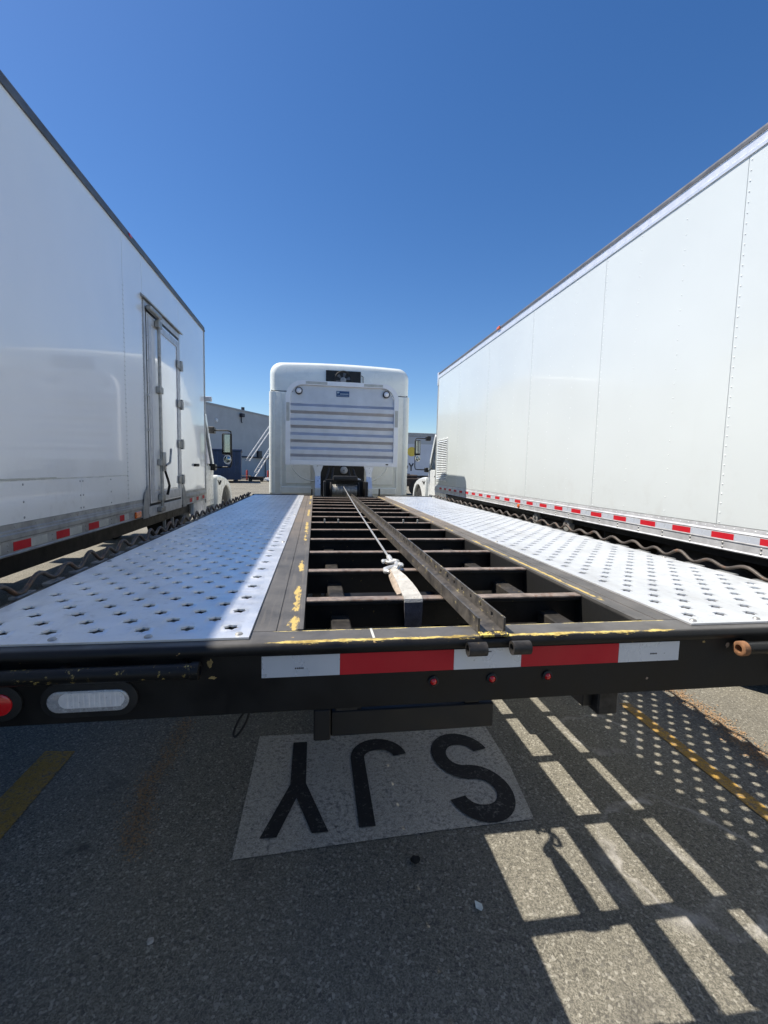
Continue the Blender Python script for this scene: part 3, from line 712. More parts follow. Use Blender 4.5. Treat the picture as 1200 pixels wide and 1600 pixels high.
# ------------------------------------------------------------------ box trucks
def cab_unit(B, s, face, F, xin):
    """day cab, hood, fender, front wheel and mirror ahead of the box. s=+1: visible side faces +X"""
    xo = face - s*.12; xi = xin + s*.12
    a, b = min(xo, xi), max(xo, xi)
    part(B, 'cab_body', MB().prism([(F+.10, .75), (F+.10, 2.28), (F+.18, 2.34), (F+.34, 2.32), (F+.42, 2.26), (F+1.05, 1.52), (F+1.10, 1.44), (F+1.12, .75)], 0, a, b), 'truck', 30)
    part(B, 'windshield', MB().loft([[(x, F+.465, 2.215), (x, F+1.035, 1.545), (x, F+1.041, 1.551), (x, F+.471, 2.221)] for x in (a+.1, b-.1)]), 'glass', 0)
    o = s; sd = xo; y0, y1 = F+.14, F+.98
    dr = part(B, 'door', MB().prism([(y0, .85), (y1, .85), (y1+.02, 1.42), (y0, 1.42)], 0, sd+o*.001, sd+o*.022), 'truck', 25)
    part(dr, 'handle', MB().box(sd+o*.023, sd+o*.045, y0+.08, y0+.24, 1.27, 1.305, .006), 'black_plain')
    part(dr, 'window', MB().prism([(y0+.04, 1.45), (y1-.06, 1.45), (y0+.26, 2.18), (y0+.04, 2.22)], 0, sd+o*.001, sd+o*.008), 'glass', 0)
    part(dr, 'pillar', MB().prism([(y1-.055, 1.43), (y1+.055, 1.43), (y0+.33, 2.25), (y0+.265, 2.20)], 0, sd+o*.001, sd+o*.03), 'truck', 25)
    c = (a+b)/2
    part(B, 'hood', MB().loft([[(c-w, y, .8), (c+w, y, .8), (c+w, y, z1-.12), (c+w-.14, y, z1), (c-w+.14, y, z1), (c-w, y, z1-.12)] for w, y, z1 in ((.98, F+1.13, 1.44), (.9, F+1.7, 1.38), (.82, F+2.4, 1.28), (.72, F+2.56, 1.12))]), 'truck', 40)
    wy, wz_, Rw = F+1.92, .50, .55
    for sx, sg in ((xo, s), (xi, -s)):
        arc = [(wy+Rw*cos(t), wz_+Rw*sin(t)) for t in [pi*k/14 for k in range(15)]]
        top = [(F+2.52, .78), (F+2.47, .93), (F+2.36, 1.05), (F+2.15, 1.14), (F+1.85, 1.20), (F+1.45, 1.245), (F+1.13, 1.26), (F+1.10, 1.20), (F+1.10, .50)]
        poly = [(wy+Rw, wz_)] + [(F+2.52, .52)] + top + [(wy-Rw, wz_)] + arc[::-1][1:-1]
        fd = part(B, 'fender', MB().prism(poly, 0, sx-sg*.36, sx+sg*.07), 'truck', 35)
        bv = fd.modifiers.new('edge', 'BEVEL'); bv.width = .035; bv.segments = 3; bv.limit_method = 'ANGLE'; bv.angle_limit = radians(50)
        wheel(B, sx-sg*.12, wy, .50, .50, .28, sg, 'alu_dull')
    part(B, 'hood_latch', MB().tube([(xo+s*.055, F+1.12, 1.17), (xo+s*.08, F+1.22, 1.10), (xo+s*.08, F+1.32, 1.15)], .018, 8), 'rubber', 50)
    part(B, 'bumper', MB().box(a, b, F+2.50, F+2.68, .42, .72, .02), 'alu_dull')
    # mirror on its tubular bracket
    ym = F + (.72 if s > 0 else .96)
    xm = face + s*.185
    up, dn = (2.02, 1.405) if s > 0 else (2.19, 1.44)
    mr = part(B, 'mirror_arm', MB().tube([(xo-s*.02, ym+.12, up), (xm+s*.0, ym+.04, up), (xm+s*.055, ym+.03, up-.015), (xm+s*.065, ym+.03, up-.07), (xm+s*.065, ym+.03, dn+.07), (xm+s*.05, ym+.03, dn+.01), (xm, ym+.04, dn), (xo-s*.02, ym+.12, dn-.005)], .0125, 8), 'black_plain', 60)
    part(mr, 'mount', MB().box(xo-s*.02, xo+s*.10, ym+.05, ym+.2, dn-.06, dn+.05, .012), 'black_plain')
    part(mr, 'mount', MB().box(xo-s*.02, xo+s*.09, ym+.05, ym+.2, up-.05, up+.06, .012), 'black_plain')
    z1, z0 = up-.05, up-.385
    mh = part(B, 'mirror', MB().box(xm-.085, xm+.060, ym-.01, ym+.06, z0-.02, z1, .02, 2), 'black_plain' if s > 0 else 'rubber')
    part(mh, 'glass', MB().box(xm-.060, xm+.048, ym-.016, ym-.0105, z0+.02, z1-.02), 'mirror', 0)
    part(mh, 'back_shell', MB().box(xm-.065, xm+.055, ym+.061, ym+.09, z0+.015, z1-.015, .012), 'white_plain')
    mc = part(B, 'convex_mirror', MB().loft([[(xm+.062*cos(2*pi*k/16)*q, ym+d, z0-.10+.08*sin(2*pi*k/16)*q) for k in range(16)] for q, d in ((1., .0), (1.05, .03), (.8, .075), (.3, .09))]), 'white_plain', 50)
    part(mc, 'glass', MB().dome((xm, ym-.003, z0-.10), .055, (0, -1, 0), 16, .2), 'mirror', 60)

# ---------------- left truck (shaded side faces +X)
XL, FL, RL = -2.08, 6.33, -2.9
BL = thing('box_truck', (-3.3, 2.6, 0), 'white box truck on the left with a shaded side and a metal side door', 'box truck', 'white box trucks either side of the flatbed')
part(BL, 'box_shell', MB().box(-4.47, XL-.012, RL, FL-.02, .915, 3.44, .01), 'truck')
def panel(root, x, s, y0, y1, z0, z1, m): return part(root, 'side_panel', MB().box(x-s*.010, x, y0+.0015, y1-.0015, z0+.0015, z1-.0015, .001), m, 0)
for y0, y1, z0, z1 in ((RL, 3.35, 1.325, 3.41), (RL, 1.0, 1.085, 1.322), (1.0, 2.52, 1.085, 1.322), (2.52, 3.35, 1.085, 1.322), (3.353, 3.80, 1.085, 3.41), (3.803, 5.0, 3.02, 3.41), (5.003, 6.30, 1.085, 3.41)):
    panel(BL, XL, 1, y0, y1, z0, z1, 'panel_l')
part(BL, 'top_rail', MB().prism([(XL-.02, 3.405), (XL+.012, 3.405), (XL+.014, 3.43), (XL+.006, 3.435), (XL+.006, 3.465), (XL-.01, 3.490), (XL-.25, 3.50), (XL-.25, 3.44), (XL-.02, 3.44)], 1, RL, FL), 'dark_rail', 30)
part(BL, 'roof_sheet', MB().box(-4.46, XL-.26, RL, FL, 3.442, 3.50), 'truck')
part(BL, 'corner_post', MB().loft([[(XL+.006, FL-.05, z), (XL+.008, FL-.012, z), (XL-.004, FL+.012, z), (XL-.03, FL+.02, z), (XL-.03, FL-.05, z)] for z in (.86, 3.40)]), 'alu_dull', 50)
part(BL, 'front_wall', MB().box(-4.47, XL-.031, FL-.019, FL+.018, .9, 3.48, .01), 'truck')
def brail(x, s): return [(x-s*.02, .914), (x+s*.012, .914), (x+s*.014, .922), (x+s*.009, .928), (x+s*.009, .998), (x+s*.014, 1.004), (x+s*.014, 1.03), (x+s*.009, 1.036), (x+s*.009, 1.048), (x+s*.004, 1.053), (x+s*.004, 1.085), (x-s*.02, 1.086)]
part(BL, 'bottom_rail', MB().prism(brail(XL, 1), 1, RL, 3.84), 'alu_dull', 20)
part(BL, 'bottom_rail', MB().prism(brail(XL, 1), 1, 5.02, FL-.05), 'alu_dull', 20)
part(BL, 'lower_skirt', MB().box(XL-.05, XL-.004, 5.6, FL+.02, .72, .912, .004), 'truck')
part(BL, 'under_rail', MB().box(XL-.20, XL-.06, RL, 5.58, .785, .899, .004), 'black_plain')
rs = {}
def tape(root, x, s, y0, L, z0, z1, m, name='reflector_strip'):
    key = (id(root), m, round(L, 3), name)
    if key in rs:
        o0, yy = rs[key]; return again(o0, (0, y0-yy, 0))
    o = part(root, name, MB().box(x, x+s*.0012, y0, y0+L, z0, z1), m, 0); rs[key] = (o, y0); return o
for k in range(-6, 5):
    y0 = 1.723+.43*k
    if y0 + .33 < 3.0 or k == 2: tape(BL, XL+.0095, 1, y0, .16, .936, .986, 'tape_red'); tape(BL, XL+.0095, 1, y0+.161, .165, .936, .986, 'tape_faded')
tape(BL, XL+.0095, 1, 3.13, .09, .936, .986, 'tape_red'); tape(BL, XL+.0095, 1, 3.225, .09, .936, .986, 'tape_faded')
tape(BL, XL+.0095, 1, 5.35, .12, .936, .986, 'tape_red'); tape(BL, XL+.0095, 1, 5.475, .10, .936, .986, 'tape_faded')
tape(BL, XL+.0095, 1, 5.70, .12, .936, .986, 'tape_red'); tape(BL, XL+.0095, 1, 5.825, .10, .936, .986, 'tape_faded'); tape(BL, XL+.0095, 1, 6.04, .12, .936, .986, 'tape_red')
part(BL, 'marker_lamp', MB().box(XL+.0095, XL+.028, 3.45, 3.58, .925, .985, .006), 'amber')
part(BL, 'marker_lamp', MB().box(XL+.0065, XL+.016, 3.5, 3.56, 3.438, 3.46, .003), 'red_lens')
rv = MB()
for y in (3.341, 3.362, 3.79):
    z = 1.12
    while z < 3.0: rv.dome((XL, y, z), .0045, (1, 0, 0), 6); z += .04
for y in (1.02, 1.4, 1.85, 2.5, 2.54, 3.0):
    for z in (1.11, 1.2, 1.3): rv.dome((XL, y, z), .008, (1, 0, 0), 6)
for k in range(32):
    for dz in (.945, .975): rv.dome((XL+.009, RL+.22+.43*k*.5 if False else 1.723-.045+.43*(k-7), dz), .007, (1, 0, 0), 6) if RL+.1 < 1.723-.045+.43*(k-7) < 3.7 else None
    y = RL+.05+.2*k
    if y < 3.8: rv.dome((XL+.004, y, 1.069), .006, (1, 0, 0), 6)
part(BL, 'rivet', rv, 'alu_dull', 50, kind='stuff')
# side door in its aluminium frame
D0, D1 = 3.86, 4.96
part(BL, 'door_recess', MB().box(XL-.011, XL-.008, D0-.05, D1+.04, .93, 3.018), 'alu_dull')
fr = part(BL, 'door_frame', MB().box(XL-.008, XL+.012, D0-.05, D0-.012, .93, 3.0, .003).box(XL-.008, XL+.012, D1, D1+.04, .93, 3.0, .003).box(XL-.008, XL+.012, D0-.011, D1-.001, 2.945, 3.0, .003).box(XL-.008, XL+.014, D0-.011, D1-.001, .90, 1.005, .003), 'alu')
part(fr, 'gasket', MB().box(XL-.0075, XL+.006, D0-.011, D0+.03, 1.006, 2.944).box(XL-.0075, XL+.006, D0+.031, D1-.002, 2.915, 2.944).box(XL-.0075, XL+.006, D0+.031, D1-.002, 1.006, 1.03), 'gasket', 0)
dd = part(BL, 'side_door', MB().box(XL-.0075, XL+.010, D0+.031, D1-.004, 1.031, 2.914, .003), 'alu_bright')
part(dd, 'door_skin', MB().box(XL+.0105, XL+.016, D0+.14, D1-.15, 1.16, 2.80, .002), 'panel_l')
part(dd, 'door_trim', MB().box(XL+.0105, XL+.019, D0+.05, D0+.13, 1.05, 2.89, .003).box(XL+.0105, XL+.019, D1-.10, D1-.03, 1.05, 2.89, .003).box(XL+.0105, XL+.018, D0+.131, D1-.101, 1.05, 1.14, .003).box(XL+.0105, XL+.018, D0+.131, D1-.101, 2.82, 2.89, .003), 'alu')
for z in (2.62, 2.16, 1.68, 1.25):
    hg = part(dd, 'hinge', MB().box(XL+.0195, XL+.034, D1-.14, D1+.10, z-.045, z+.045, .005).tube([(XL+.034, D1+.01, z-.06), (XL+.034, D1+.01, z+.06)], .017, 10), 'galv', 40)
lr = part(dd, 'lock_rod', MB().tube([(XL+.045, D0+.27, .98), (XL+.045, D0+.27, 2.93)], .017, 10), 'galv', 50)
for z in (2.86, 2.2, 1.45, 1.08): part(lr, 'rod_guide', MB().box(XL+.0195, XL+.066, D0+.22, D0+.32, z-.035, z+.035, .006), 'galv')
part(lr, 'lock_handle', MB().box(XL+.062, XL+.075, D0+.24, D0+.34, 1.36, 1.56, .008).tube([(XL+.075, D0+.32, 1.42), (XL+.085, D0+.42, 1.45), (XL+.08, D0+.47, 1.55), (XL+.075, D0+.50, 1.60)], .012, 8), 'galv', 50)
part(lr, 'pull_strap', MB().tube([(XL+.07, D0+.30, 1.36), (XL+.08, D0+.36, 1.26), (XL+.075, D0+.42, 1.2), (XL+.05, D0+.43, 1.10)], .014, 6), 'rubber', 50)
part(lr, 'top_latch', MB().box(XL+.02, XL+.07, D0-.02, D0+.31, 2.92, 2.965, .008), 'galv')
part(lr, 'foot_latch', MB().box(XL+.014, XL+.06, D0+.2, D0+.34, .93, .985, .008), 'galv')
part(fr, 'drip_rail', MB().prism([(XL+.001, 3.02), (XL+.035, 3.01), (XL+.04, 3.02), (XL+.02, 3.035), (XL+.001, 3.05)], 1, D0-.10, D1+.09), 'alu_dull', 30)
for a, b in ((D0-.055, -1), (D1+.045, 1)):
    part(fr, 'gusset', MB().prism([(a, .90), (a+b*.16, .90), (a+b*.15, 1.02), (a+b*.10, 1.14), (a, 1.22)], 0, XL+.0145, XL+.018), 'alu_dull', 0)
for zz in (2.10, 1.76): part(fr, 'door_stop', MB().box(XL+.0065, XL+.03, D0-.03, D0+.02, zz, zz+.02), 'alu', 0)
part(BL, 'grab_handle', MB().box(XL+.001, XL+.03, 5.62, 5.82, 1.41, 1.45, .008), 'rubber')
part(BL, 'scuff_strip', MB().box(XL+.0003, XL+.0013, RL, 2.2, 1.328, 1.336), 'tape_faded', 0)
# underside
for x in (-2.85, -3.7): part(BL, 'chassis_rail', MB().box(x-.04, x+.04, RL+.2, FL+2.5, .60, .84, .006), 'black_plain')
part(BL, 'floor_beam', MB().box(-4.4, XL-.21, RL+.1, FL-.1, .845, .912), 'black_plain')
for x, o in ((-2.36, 1), (-2.68, 1), (-3.88, -1), (-4.2, -1)): wheel(BL, x, -.35, .49, .49, .27, o, 'rusty')
part(BL, 'axle', MB().tube([(-4, -.35, .49), (-2.5, -.35, .49)], .08, 12).box(-3.45, -3.1, -.55, -.15, .33, .66, .04), 'black_plain')
for y in (-1.2,): part(BL, 'mud_flap', MB().box(-2.75, -2.16, y, y+.02, .25, .845), 'rubber')
for y in (4.55, 4.85): part(BL, 'step_bracket', MB().box(XL-.09, XL-.06, y, y+.03, .45, .845, .003), 'alu_dull')
part(BL, 'gearbox', MB().loft([[(-3.3+.22*q*cos(2*pi*k/10), y, .60+.22*q*sin(2*pi*k/10)) for k in range(10)] for q, y in ((.5, 4.2), (.8, 4.3), (.9, 4.8), (1.1, 5.0), (1.1, 5.5))]), 'rusty', 40)
part(BL, 'tool_box', MB().box(-4.40, -3.85, 6.06, 6.42, .40, .845, .01), 'black_plain')
part(BL, 'tool_box', MB().box(-4.40, -3.85, 2.6, 4.9, .40, .845, .01), 'black_plain')
part(BL, 'fuel_tank', MB().lathe([(.20, 5.6), (.22, 5.64), (.22, 6.2), (.20, 6.24), (.02, 6.24), (.02, 5.6)], (-2.5, 0, .60), 1, 22), 'black_plain', 40)
part(BL, 'rear_frame', MB().box(-4.48, XL+.008, RL-.06, RL-.002, .80, 3.5, .01), 'alu_dull')
part(BL, 'side_lamp', MB().box(XL-.06, XL+.085, FL+.03, FL+.09, 2.40, 2.47, .01, 2), 'white_plain')
cab_unit(BL, 1, XL, FL, -4.47)

# ---------------- right truck (sunlit side faces -X)
XR, FR, RR = 2.20, 8.84, -2.6
BR = thing('box_truck', (3.4, 5, 0), 'white box truck on the right with a sunlit side and a louvred vent', 'box truck', 'white box trucks either side of the flatbed')
part(BR, 'box_shell', MB().box(XR+.012, 4.6, RR, FR-.02, .99, 3.46, .01), 'truck')
seams = [RR, -1.2, .2, 1.60, 3.0, 4.42, 5.86, 7.30, 8.80]
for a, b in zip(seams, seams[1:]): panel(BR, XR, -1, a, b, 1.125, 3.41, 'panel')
part(BR, 'top_rail', MB().prism([(XR+.02, 3.403), (XR-.008, 3.403), (XR-.010, 3.425), (XR-.005, 3.43), (XR-.005, 3.478), (XR-.008, 3.482), (XR+.02, 3.482)], 1, RR, FR), 'alu_bright', 20)
part(BR, 'roof_edge', MB().prism([(XR-.012, 3.4825), (XR-.012, 3.505), (XR+.005, 3.53), (XR+.2, 3.545), (XR+.2, 3.47), (XR+.02, 3.4825)], 1, RR, FR), 'dark_rail', 30)
part(BR, 'roof_sheet', MB().box(XR+.201, 4.6, RR, FR, 3.462, 3.545), 'truck')
part(BR, 'corner_post', MB().loft([[(XR-.006, FR-.05, z), (XR-.008, FR-.012, z), (XR+.004, FR+.014, z), (XR+.03, FR+.022, z), (XR+.03, FR-.05, z)] for z in (.99, 3.43)]), 'alu_dull', 50)
part(BR, 'corner_cap', MB().box(XR-.014, XR+.04, FR-.06, FR+.03, 3.26, 3.54, .012, 2), 'alu_bright')
part(BR, 'front_wall', MB().box(XR+.031, 4.6, FR-.019, FR+.02, .99, 3.53, .01), 'truck')
part(BR, 'bottom_rail', MB().prism([(XR+.02, .963), (XR-.012, .963), (XR-.016, .970), (XR-.010, .978), (XR-.010, 1.024), (XR-.015, 1.028), (XR-.015, 1.033), (XR-.010, 1.0355), (XR-.010, 1.082), (XR-.013, 1.086), (XR-.006, 1.098), (XR-.004, 1.122), (XR+.02, 1.1245)], 1, RR, FR-.05), 'alu', 20)
for k in range(-1, 22):
    y0 = 1.453+.3395*k
    if y0+.166 < FR-.1:
        tape(BR, XR-.0103, -1, y0, .166, 1.037, 1.0755, 'tape_red')
        if y0+.335 < FR-.06: tape(BR, XR-.0103, -1, y0+.1665, .1725, 1.037, 1.0755, 'tape_white')
part(BR, 'marker_lamp', MB().box(XR-.03, XR-.0125, 5.44, 5.54, 3.485, 3.525, .006), 'amber')
part(BR, 'marker_lamp', MB().lathe([(.026, 0), (.022, -.016), (.004, -.02), (.004, 0)], (XR-.0102, 4.55, 1.0), 0, 14), 'amber', 50)
rv = MB()
for y in seams[1:-1]:
    z = 1.14
    while z < 3.4:
        rv.dome((XR, y-.020, z), .0060, (-1, 0, 0), 6, .6); z += .062
for a, b in zip(seams, seams[1:]):
    for q in (1/3, 2/3):
        y = a+(b-a)*q; z = 1.17
        while z < 3.38: rv.dome((XR, y, z), .0056, (-1, 0, 0), 6, .5); z += .105
y = RR+.03
while y < FR-.08:
    rv.dome((XR-.004, y, 1.110), .0055, (-1, 0, 0), 6, .6); rv.dome((XR-.005, y, 3.418), .0055, (-1, 0, 0), 6, .6); y += .072
part(BR, 'rivet', rv, 'truck', 50, kind='stuff')
bt = MB(); y = RR+.2
while y < FR-.1:
    for dz in (.985, 1.012): bt.dome((XR-.010, y, dz), .0085, (-1, 0, 0), 8, .7)
    y += .262
part(BR, 'bolt', bt, 'galv', 50, kind='stuff')
# louvred vent
V0, V1, U0, U1 = 7.96, 8.68, 1.24, 2.06
lv = part(BR, 'louvre_vent', MB().box(XR-.004, XR-.0005, V0, V1, U0, U1), 'gasket', 0)
part(lv, 'vent_frame', MB().box(XR-.012, XR-.0005, V0-.03, V0, U0-.03, U1+.03, .002).box(XR-.012, XR-.0005, V1, V1+.03, U0-.03, U1+.03, .002).box(XR-.012, XR-.0005, V0+.0005, V1-.0005, U0-.03, U0, .002).box(XR-.012, XR-.0005, V0+.0005, V1-.0005, U1, U1+.03, .002), 'truck')
s0 = None
for k in range(22):
    z = U0+.005+k*.037
    if s0 is None: s0 = part(lv, 'slat', MB().prism([(XR-.004, z+.026), (XR-.006, z+.026), (XR-.022, z+.003), (XR-.020, z)], 1, V0+.001, V1-.001), 'truck', 0)
    else: again(s0, (0, 0, k*.037))
for x in (2.9, 3.8): part(BR, 'chassis_rail', MB().box(x-.04, x+.04, RR+.2, FR+2.5, .62, .90, .006), 'black_plain')
part(BR, 'floor_beam', MB().box(XR+.06, 4.5, RR+.1, FR-.1, .905, .985), 'black_plain')
for x, o in ((2.50, -1), (2.82, -1), (3.98, 1), (4.3, 1)): wheel(BR, x, 1.95, .50, .50, .27, o, 'black_plain')
part(BR, 'axle', MB().tube([(2.6, 1.95, .5), (4.2, 1.95, .5)], .08, 12).box(3.2, 3.55, 1.75, 2.15, .33, .66, .04), 'black_plain')
for y in (.9, 2.9): part(BR, 'mud_flap', MB().box(2.3, 2.95, y, y+.02, .22, .90), 'rubber')
part(BR, 'side_box', MB().box(XR+.10, XR+.55, 3.6, 4.6, .55, .90, .02), 'black_dusty')
for y in (4.15, 3.45): part(BR, 'hanger', MB().lathe([(.06, -.03), (.06, .03), (.03, .03), (.03, -.03)], (XR+.05, y, .88), 0, 16).box(XR+.03, XR+.07, y-.05, y+.05, .88, .96, .004), 'galv', 40)
part(BR, 'fuel_tank', MB().lathe([(.24, 6.6), (.26, 6.64), (.26, 7.6), (.24, 7.64), (.02, 7.64), (.02, 6.6)], (2.6, 0, .56), 1, 22), 'alu_dull', 40)
part(BR, 'lower_skirt', MB().box(XR+.01, XR+.06, 8.0, FR+.02, .72, .962, .004), 'truck')
part(BR, 'rear_frame', MB().box(XR-.008, 4.61, RR-.06, RR-.002, .90, 3.545, .01), 'alu_dull')
cab_unit(BR, -1, XR, FR, 4.6)

# ------------------------------------------------------------------ far background, left gap
WH = thing('warehouse', (-12, 58, 0), 'grey windowless warehouse behind the left box truck', 'building', rz=0)
# wall plane recedes to the right; built local, turned
WH.rotation_euler.z = radians(65)
def LB(root, name, mb, m, **k): return part(root, name, mb, m, local=True, **k)
WH.location = (-12.16, 56, 0)
LB(WH, 'wall', MB().box(-30, 40, 0, 26, 0, 8.4), 'wall', smooth=0)
LB(WH, 'parapet_trim', MB().box(-30.1, 40.1, -.08, 26.1, 8.402, 8.6), 'trim', smooth=0)
wlp = LB(WH, 'wall_lamp', MB().box(5.0, 5.6, -.45, -.002, 7.65, 8.1, .05).tube([(5.3, -.1, 7.65), (5.3, -.1, 7.1), (5.3, -.2, 6.9)], .07, 8), 'ink')
LB(WH, 'wall_light', MB().lathe([(.22, 0), (.2, -.15), (.02, -.2), (.02, 0)], (.3, -.002, 6.7), 1, 14), 'white_plain', smooth=50)
LB(WH, 'roof_vent', MB().tube([(7.6, 1.2, 8.6), (7.6, 1.2, 9.2)], .22, 10), 'ink', smooth=50)
LB(WH, 'wall_pipe', MB().tube([(5, -.15, 2.6), (26, -.15, 2.6)], .09, 8).tube([(11, -.15, 0), (11, -.15, 2.5)], .06, 8).box(9.0, 9.9, -.3, -.002, 2.5, 3.5), 'ink', smooth=50)
DU = thing('dumpster', (-7.75, 38.6, 0), 'dark blue ribbed roll off dumpster in front of the grey warehouse', 'dumpster', rz=radians(8))
LB(DU, 'container', MB().box(-1.7, 1.22, 0, 5, .25, 2.62, .03), 'dump')
LB(DU, 'top_rim', MB().box(-1.78, 1.30, -.08, 5.05, 2.622, 2.80, .03), 'dump')
r0 = LB(DU, 'rib', MB().box(-.07, .07, -.09, -.002, .25, 2.60, .01), 'dump')
r0.location.x = -1.5
for k in range(1, 7): again(r0, (.44*k, 0, 0))
LB(DU, 'skid', MB().box(-1.5, -1.2, .1, 4.8, 0, .248).box(.6, .9, .1, 4.8, 0, .248), 'ink')
LA = thing('rolling_ladder', (-6.05, 43.2, 0), 'white rolling stair ladder leaning up by the grey warehouse wall', 'ladder')
for x in (0, 1.0):
    LB(LA, 'stair_rail', MB().tube([(-.35+x*.2, 0+x, .2), (2.3+x*.2, 0+x, 4.6)], .05, 8), 'white_plain', smooth=50)
    LB(LA, 'hand_rail', MB().tube([(-.75+x*.2, 0+x, 1.9), (1.5+x*.2, 0+x, 5.3)], .045, 8), 'white_plain', smooth=50)
for k in range(9): LB(LA, 'step', MB().box(-.25+k*.27, .08+k*.27, -.02, 1.02, .38+k*.45, .42+k*.45), 'white_plain', smooth=0)
LB(LA, 'base', MB().box(-.5, 2.4, -.1, 1.1, .12, .2).tube([(2.2, 0, .2), (2.2, 0, 4.4)], .05, 8).tube([(2.2, 1, .2), (2.2, 1, 4.4)], .05, 8), 'white_plain')
PA = thing('pallet', (-7.2, 43.5, 0), 'pile of wooden pallets low beside the blue dumpster', 'pallets')
for k in range(3):
    for q in range(4): LB(PA, 'board', MB().box(-.7, .7, q*.3, q*.3+.2, .14+k*.17, .17+k*.17), 'wood', smooth=0)
    LB(PA, 'bearer', MB().box(-.7, -.6, 0, 1.1, .04+k*.17, .138+k*.17).box(.6, .7, 0, 1.1, .04+k*.17, .138+k*.17), 'wood', smooth=0)
CR = thing('tool_cart', (-5.85, 43.0, 0), 'dark low cart at the foot of the white rolling ladder', 'cart')
LB(CR, 'tray', MB().box(-.6, .7, -.3, .3, .2, .45, .03), 'brown')
for x in (-.45, .55): LB(CR, 'wheel', MB().lathe([(.15, -.05), (.15, .05), (.03, .05), (.03, -.05)], (x, -.3, .15), 1, 14), 'rubber', smooth=50)
for i, (x, y, lb) in enumerate(((-7.15, 46.5, 'red bollard standing nearest the blue dumpster'), (-5.15, 47.0, 'red bollard standing right of the white ladder'))):
    solo('bollard', MB().tube([(x, y, 0), (x, y, .95), (x, y, 1.02)], [.10, .10, .04], 12), 'red_post', lb, 'bollard', smooth=50)
solo('white_bucket', MB().lathe([(.16, 0), (.2, .36), (.18, .36), (.02, .02), (.02, 0)], (-4.95, 44.5, 0), 2, 16), 'white_plain', 'small white bucket on the yard between ladder and tow truck cab', 'bucket', smooth=40)
ut = thing('grey_van', (-8.0, 30.5, 0), 'dark parked vehicle half hidden behind the left truck mirror', 'vehicle')
LB(ut, 'body', MB().prism([(0, .4), (0, 1.3), (.9, 1.4), (1.5, 1.95), (2.9, 1.95), (3.4, 1.3), (4.4, 1.2), (4.5, .4)], 1, 0, 1.8), 'dump', smooth=30)
for x in (.9, 3.6): LB(ut, 'wheel', MB().lathe([(.36, -.1), (.36, .1), (.1, .1), (.1, -.1)], (x, .05, .36), 1, 20), 'tyre', smooth=50)
ut.location = (-12.9, 34.5, 0)

# ------------------------------------------------------------------ far background, right gap
TR = thing('lettered_truck', (7.6, 40, 0), 'pale box truck with a yellow round logo and dark letters DY', 'box truck')
LB(TR, 'box', MB().box(-2.5, 2.9, 0, 7, .9, 4.4, .03), 'van')
LB(TR, 'top_band', MB().box(-2.52, 2.92, -.02, 7.02, 4.402, 4.75, .02), 'alu_dull')
LB(TR, 'upper_band', MB().box(-2.48, 2.88, -.012, -.001, 3.75, 4.35), 'wall', smooth=0)
lg = LB(TR, 'logo', MB().disc((.62, -.015, 3.05), .42, 1, 28, .012), 'yel')
LB(TR, 'logo', MB().disc((-.95, -.015, 2.95), .40, 1, 28, .012), 'yel')
# letters D and Y, built as flat strokes on the side
def stroke(mb, pts, w, y):
    for a, b in zip(pts, pts[1:]):
        a, b = Vector(a), Vector(b); t = (b-a).normalized(); n = Vector((-t.y, t.x))*w/2; e = t*w*.25
        q = [a-n-e, a+n-e, b+n+e, b-n+e]; mb.loft([[(p.x, y, p.y) for p in q], [(p.x, y+.008, p.y) for p in q]])
    return mb
LB(TR, 'letter', stroke(MB(), [(.42, 1.98), (.60, 1.70), (.60, 1.35)], .12, -.012), 'ink', smooth=0)
LB(TR, 'letter', stroke(MB(), [(.78, 1.98), (.66, 1.78)], .12, -.022), 'ink', smooth=0)
LB(TR, 'letter', stroke(MB(), [(-.10, 1.35), (-.10, 1.98), (.14, 1.93), (.26, 1.67), (.14, 1.40), (-.10, 1.35)], .12, -.012), 'ink', smooth=0)
LB(TR, 'small_print', MB().box(-.9, -.2, -.010, -.001, .98, 1.06).box(-.1, .5, -.010, -.001, .98, 1.06), 'ink', smooth=0)
LB(TR, 'wheel', MB().lathe([(.5, -.13), (.5, .13), (.1, .13), (.1, -.13)], (-1.6, .2, .5), 1, 24), 'tyre', smooth=50)
LB(TR, 'wheel', MB().lathe([(.5, -.13), (.5, .13), (.1, .13), (.1, -.13)], (1.9, .2, .5), 1, 24), 'tyre', smooth=50)
LB(TR, 'underframe', MB().box(-2.4, 2.8, .1, 6.9, .5, .898), 'ink')
ML = thing('flatbed_load', (4.1, 24, 0), 'dark brown low machine load visible past the right truck fender', 'machine')
LB(ML, 'bed', MB().box(-1.6, 1.6, 0, 2, .5, .95, .03), 'brown')
LB(ML, 'engine', MB().box(-1.2, .1, .3, 1.6, .952, 1.28, .05).box(.25, 1.2, .3, 1.5, .952, 1.15, .05).tube([(-.5, .6, 1.25), (-.5, .6, 1.5)], .08, 10), 'brown')
for x in (-1.1, 1.1): LB(ML, 'wheel', MB().lathe([(.42, -.12), (.42, .12), (.1, .12), (.1, -.12)], (x, .1, .42), 1, 22), 'tyre', smooth=50)

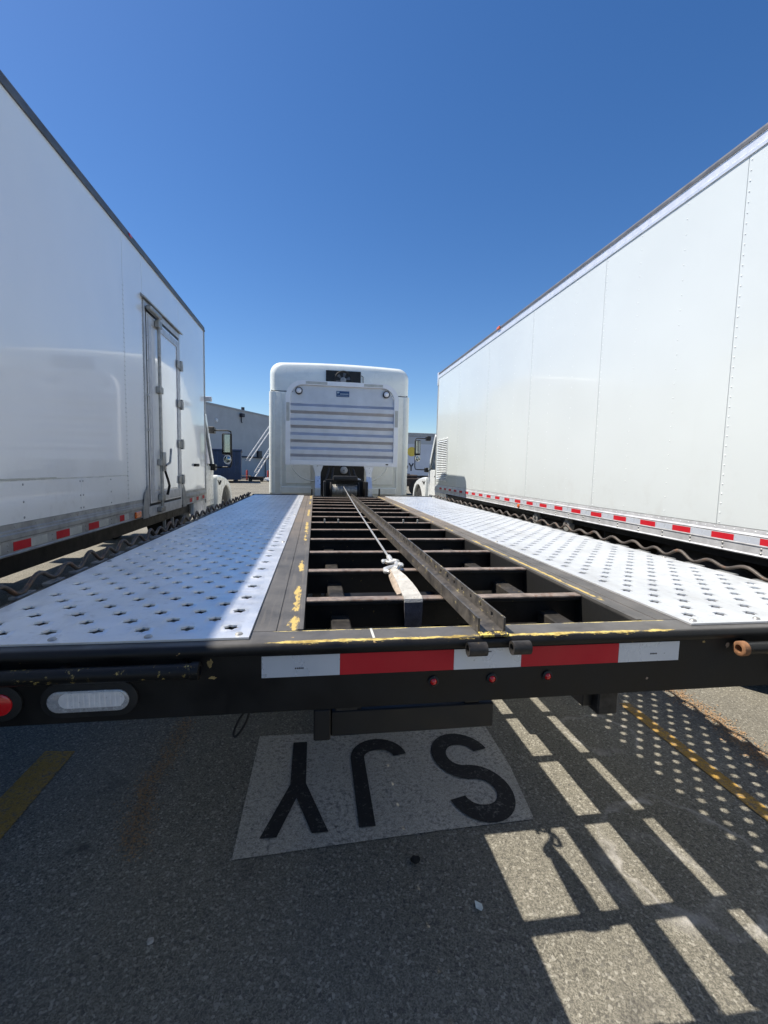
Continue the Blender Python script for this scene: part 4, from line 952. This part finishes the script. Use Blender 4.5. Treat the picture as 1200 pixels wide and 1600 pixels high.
# ------------------------------------------------------------------ litter on the ground
def litter(name, path, n, spread, size, m, label):
    mb = MB()
    for i in range(n):
        t = random.random()*(len(path)-1); k = int(t); q = t-k
        x = path[k][0]*(1-q)+path[k+1][0]*q + random.gauss(0, spread); y = path[k][1]*(1-q)+path[k+1][1]*q + random.gauss(0, spread*.7)
        L = random.uniform(.5, 1.3)*size; w = L*random.uniform(.12, .4); a = random.random()*pi; z = .003+random.random()*.004
        ca, sa = cos(a), sin(a); tz = random.uniform(0, .004)
        mb.face([(x-L*ca, y-L*sa, z), (x+w*sa, y-w*ca, z+tz), (x+L*ca, y+L*sa, z+.001), (x-w*sa, y+w*ca, z+.002)])
    o = part(None, name, mb, m, 0, recalc=False); o['kind'] = 'stuff'; o['label'] = label; o['category'] = 'litter'
    return o
litter('leaf_litter', [(1.97, 2.3), (1.96, 1.6), (1.93, 1.25), (1.88, .95), (1.84, .7), (1.80, .3)], 2800, .042, .0085, 'leaf', 'strip of orange dry needles and leaves in the pavement joint at right')
litter('leaf_crumbs', [(-1.13, 1.55), (-1.12, 1.25), (-1.16, 1.0), (-1.12, .80), (-1.08, .62)], 1700, .030, .0062, 'leaf', 'line of brown leaf crumbs along the crack left of the stall number')
litter('pale_chips', [(-1.13, 1.5), (-1.14, .95), (-1.02, .5), (-.8, .2)], 90, .06, .006, 'leaf_pale', 'scattered pale chips and leaf bits beside the crumb line')
def lump(c, r, seed, sq=.6, n=2):
    rnd = random.Random(seed); mb = MB(); bmesh.ops.create_icosphere(mb.bm, subdivisions=n, radius=r)
    for v in mb.bm.verts:
        v.co *= rnd.uniform(.7, 1.25); v.co.z *= sq; v.co += Vector(c)
    return mb
solo('dark_clump', lump((-.05, .465, .010), .016, 3), 'clump', 'black crumpled clump on the asphalt below the stall letters', 'debris')
solo('pale_stone', lump((-.905, .285, .005), .010, 5, .5), 'pebble', 'pale flat stone chip alone on the shaded asphalt at lower left', 'stone')
pp = [(.112, .283, .010), (.134, .273, .004), (.131, .254, .008), (.124, .248, .006), (.108, .259, .007)]
mb = MB(); mb.loft([pp, [(x, y, z+.0012) for x, y, z in pp]])
solo('paper_scrap', mb, 'paper', 'torn pale green white paper scrap on the shaded asphalt', 'paper', smooth=0)
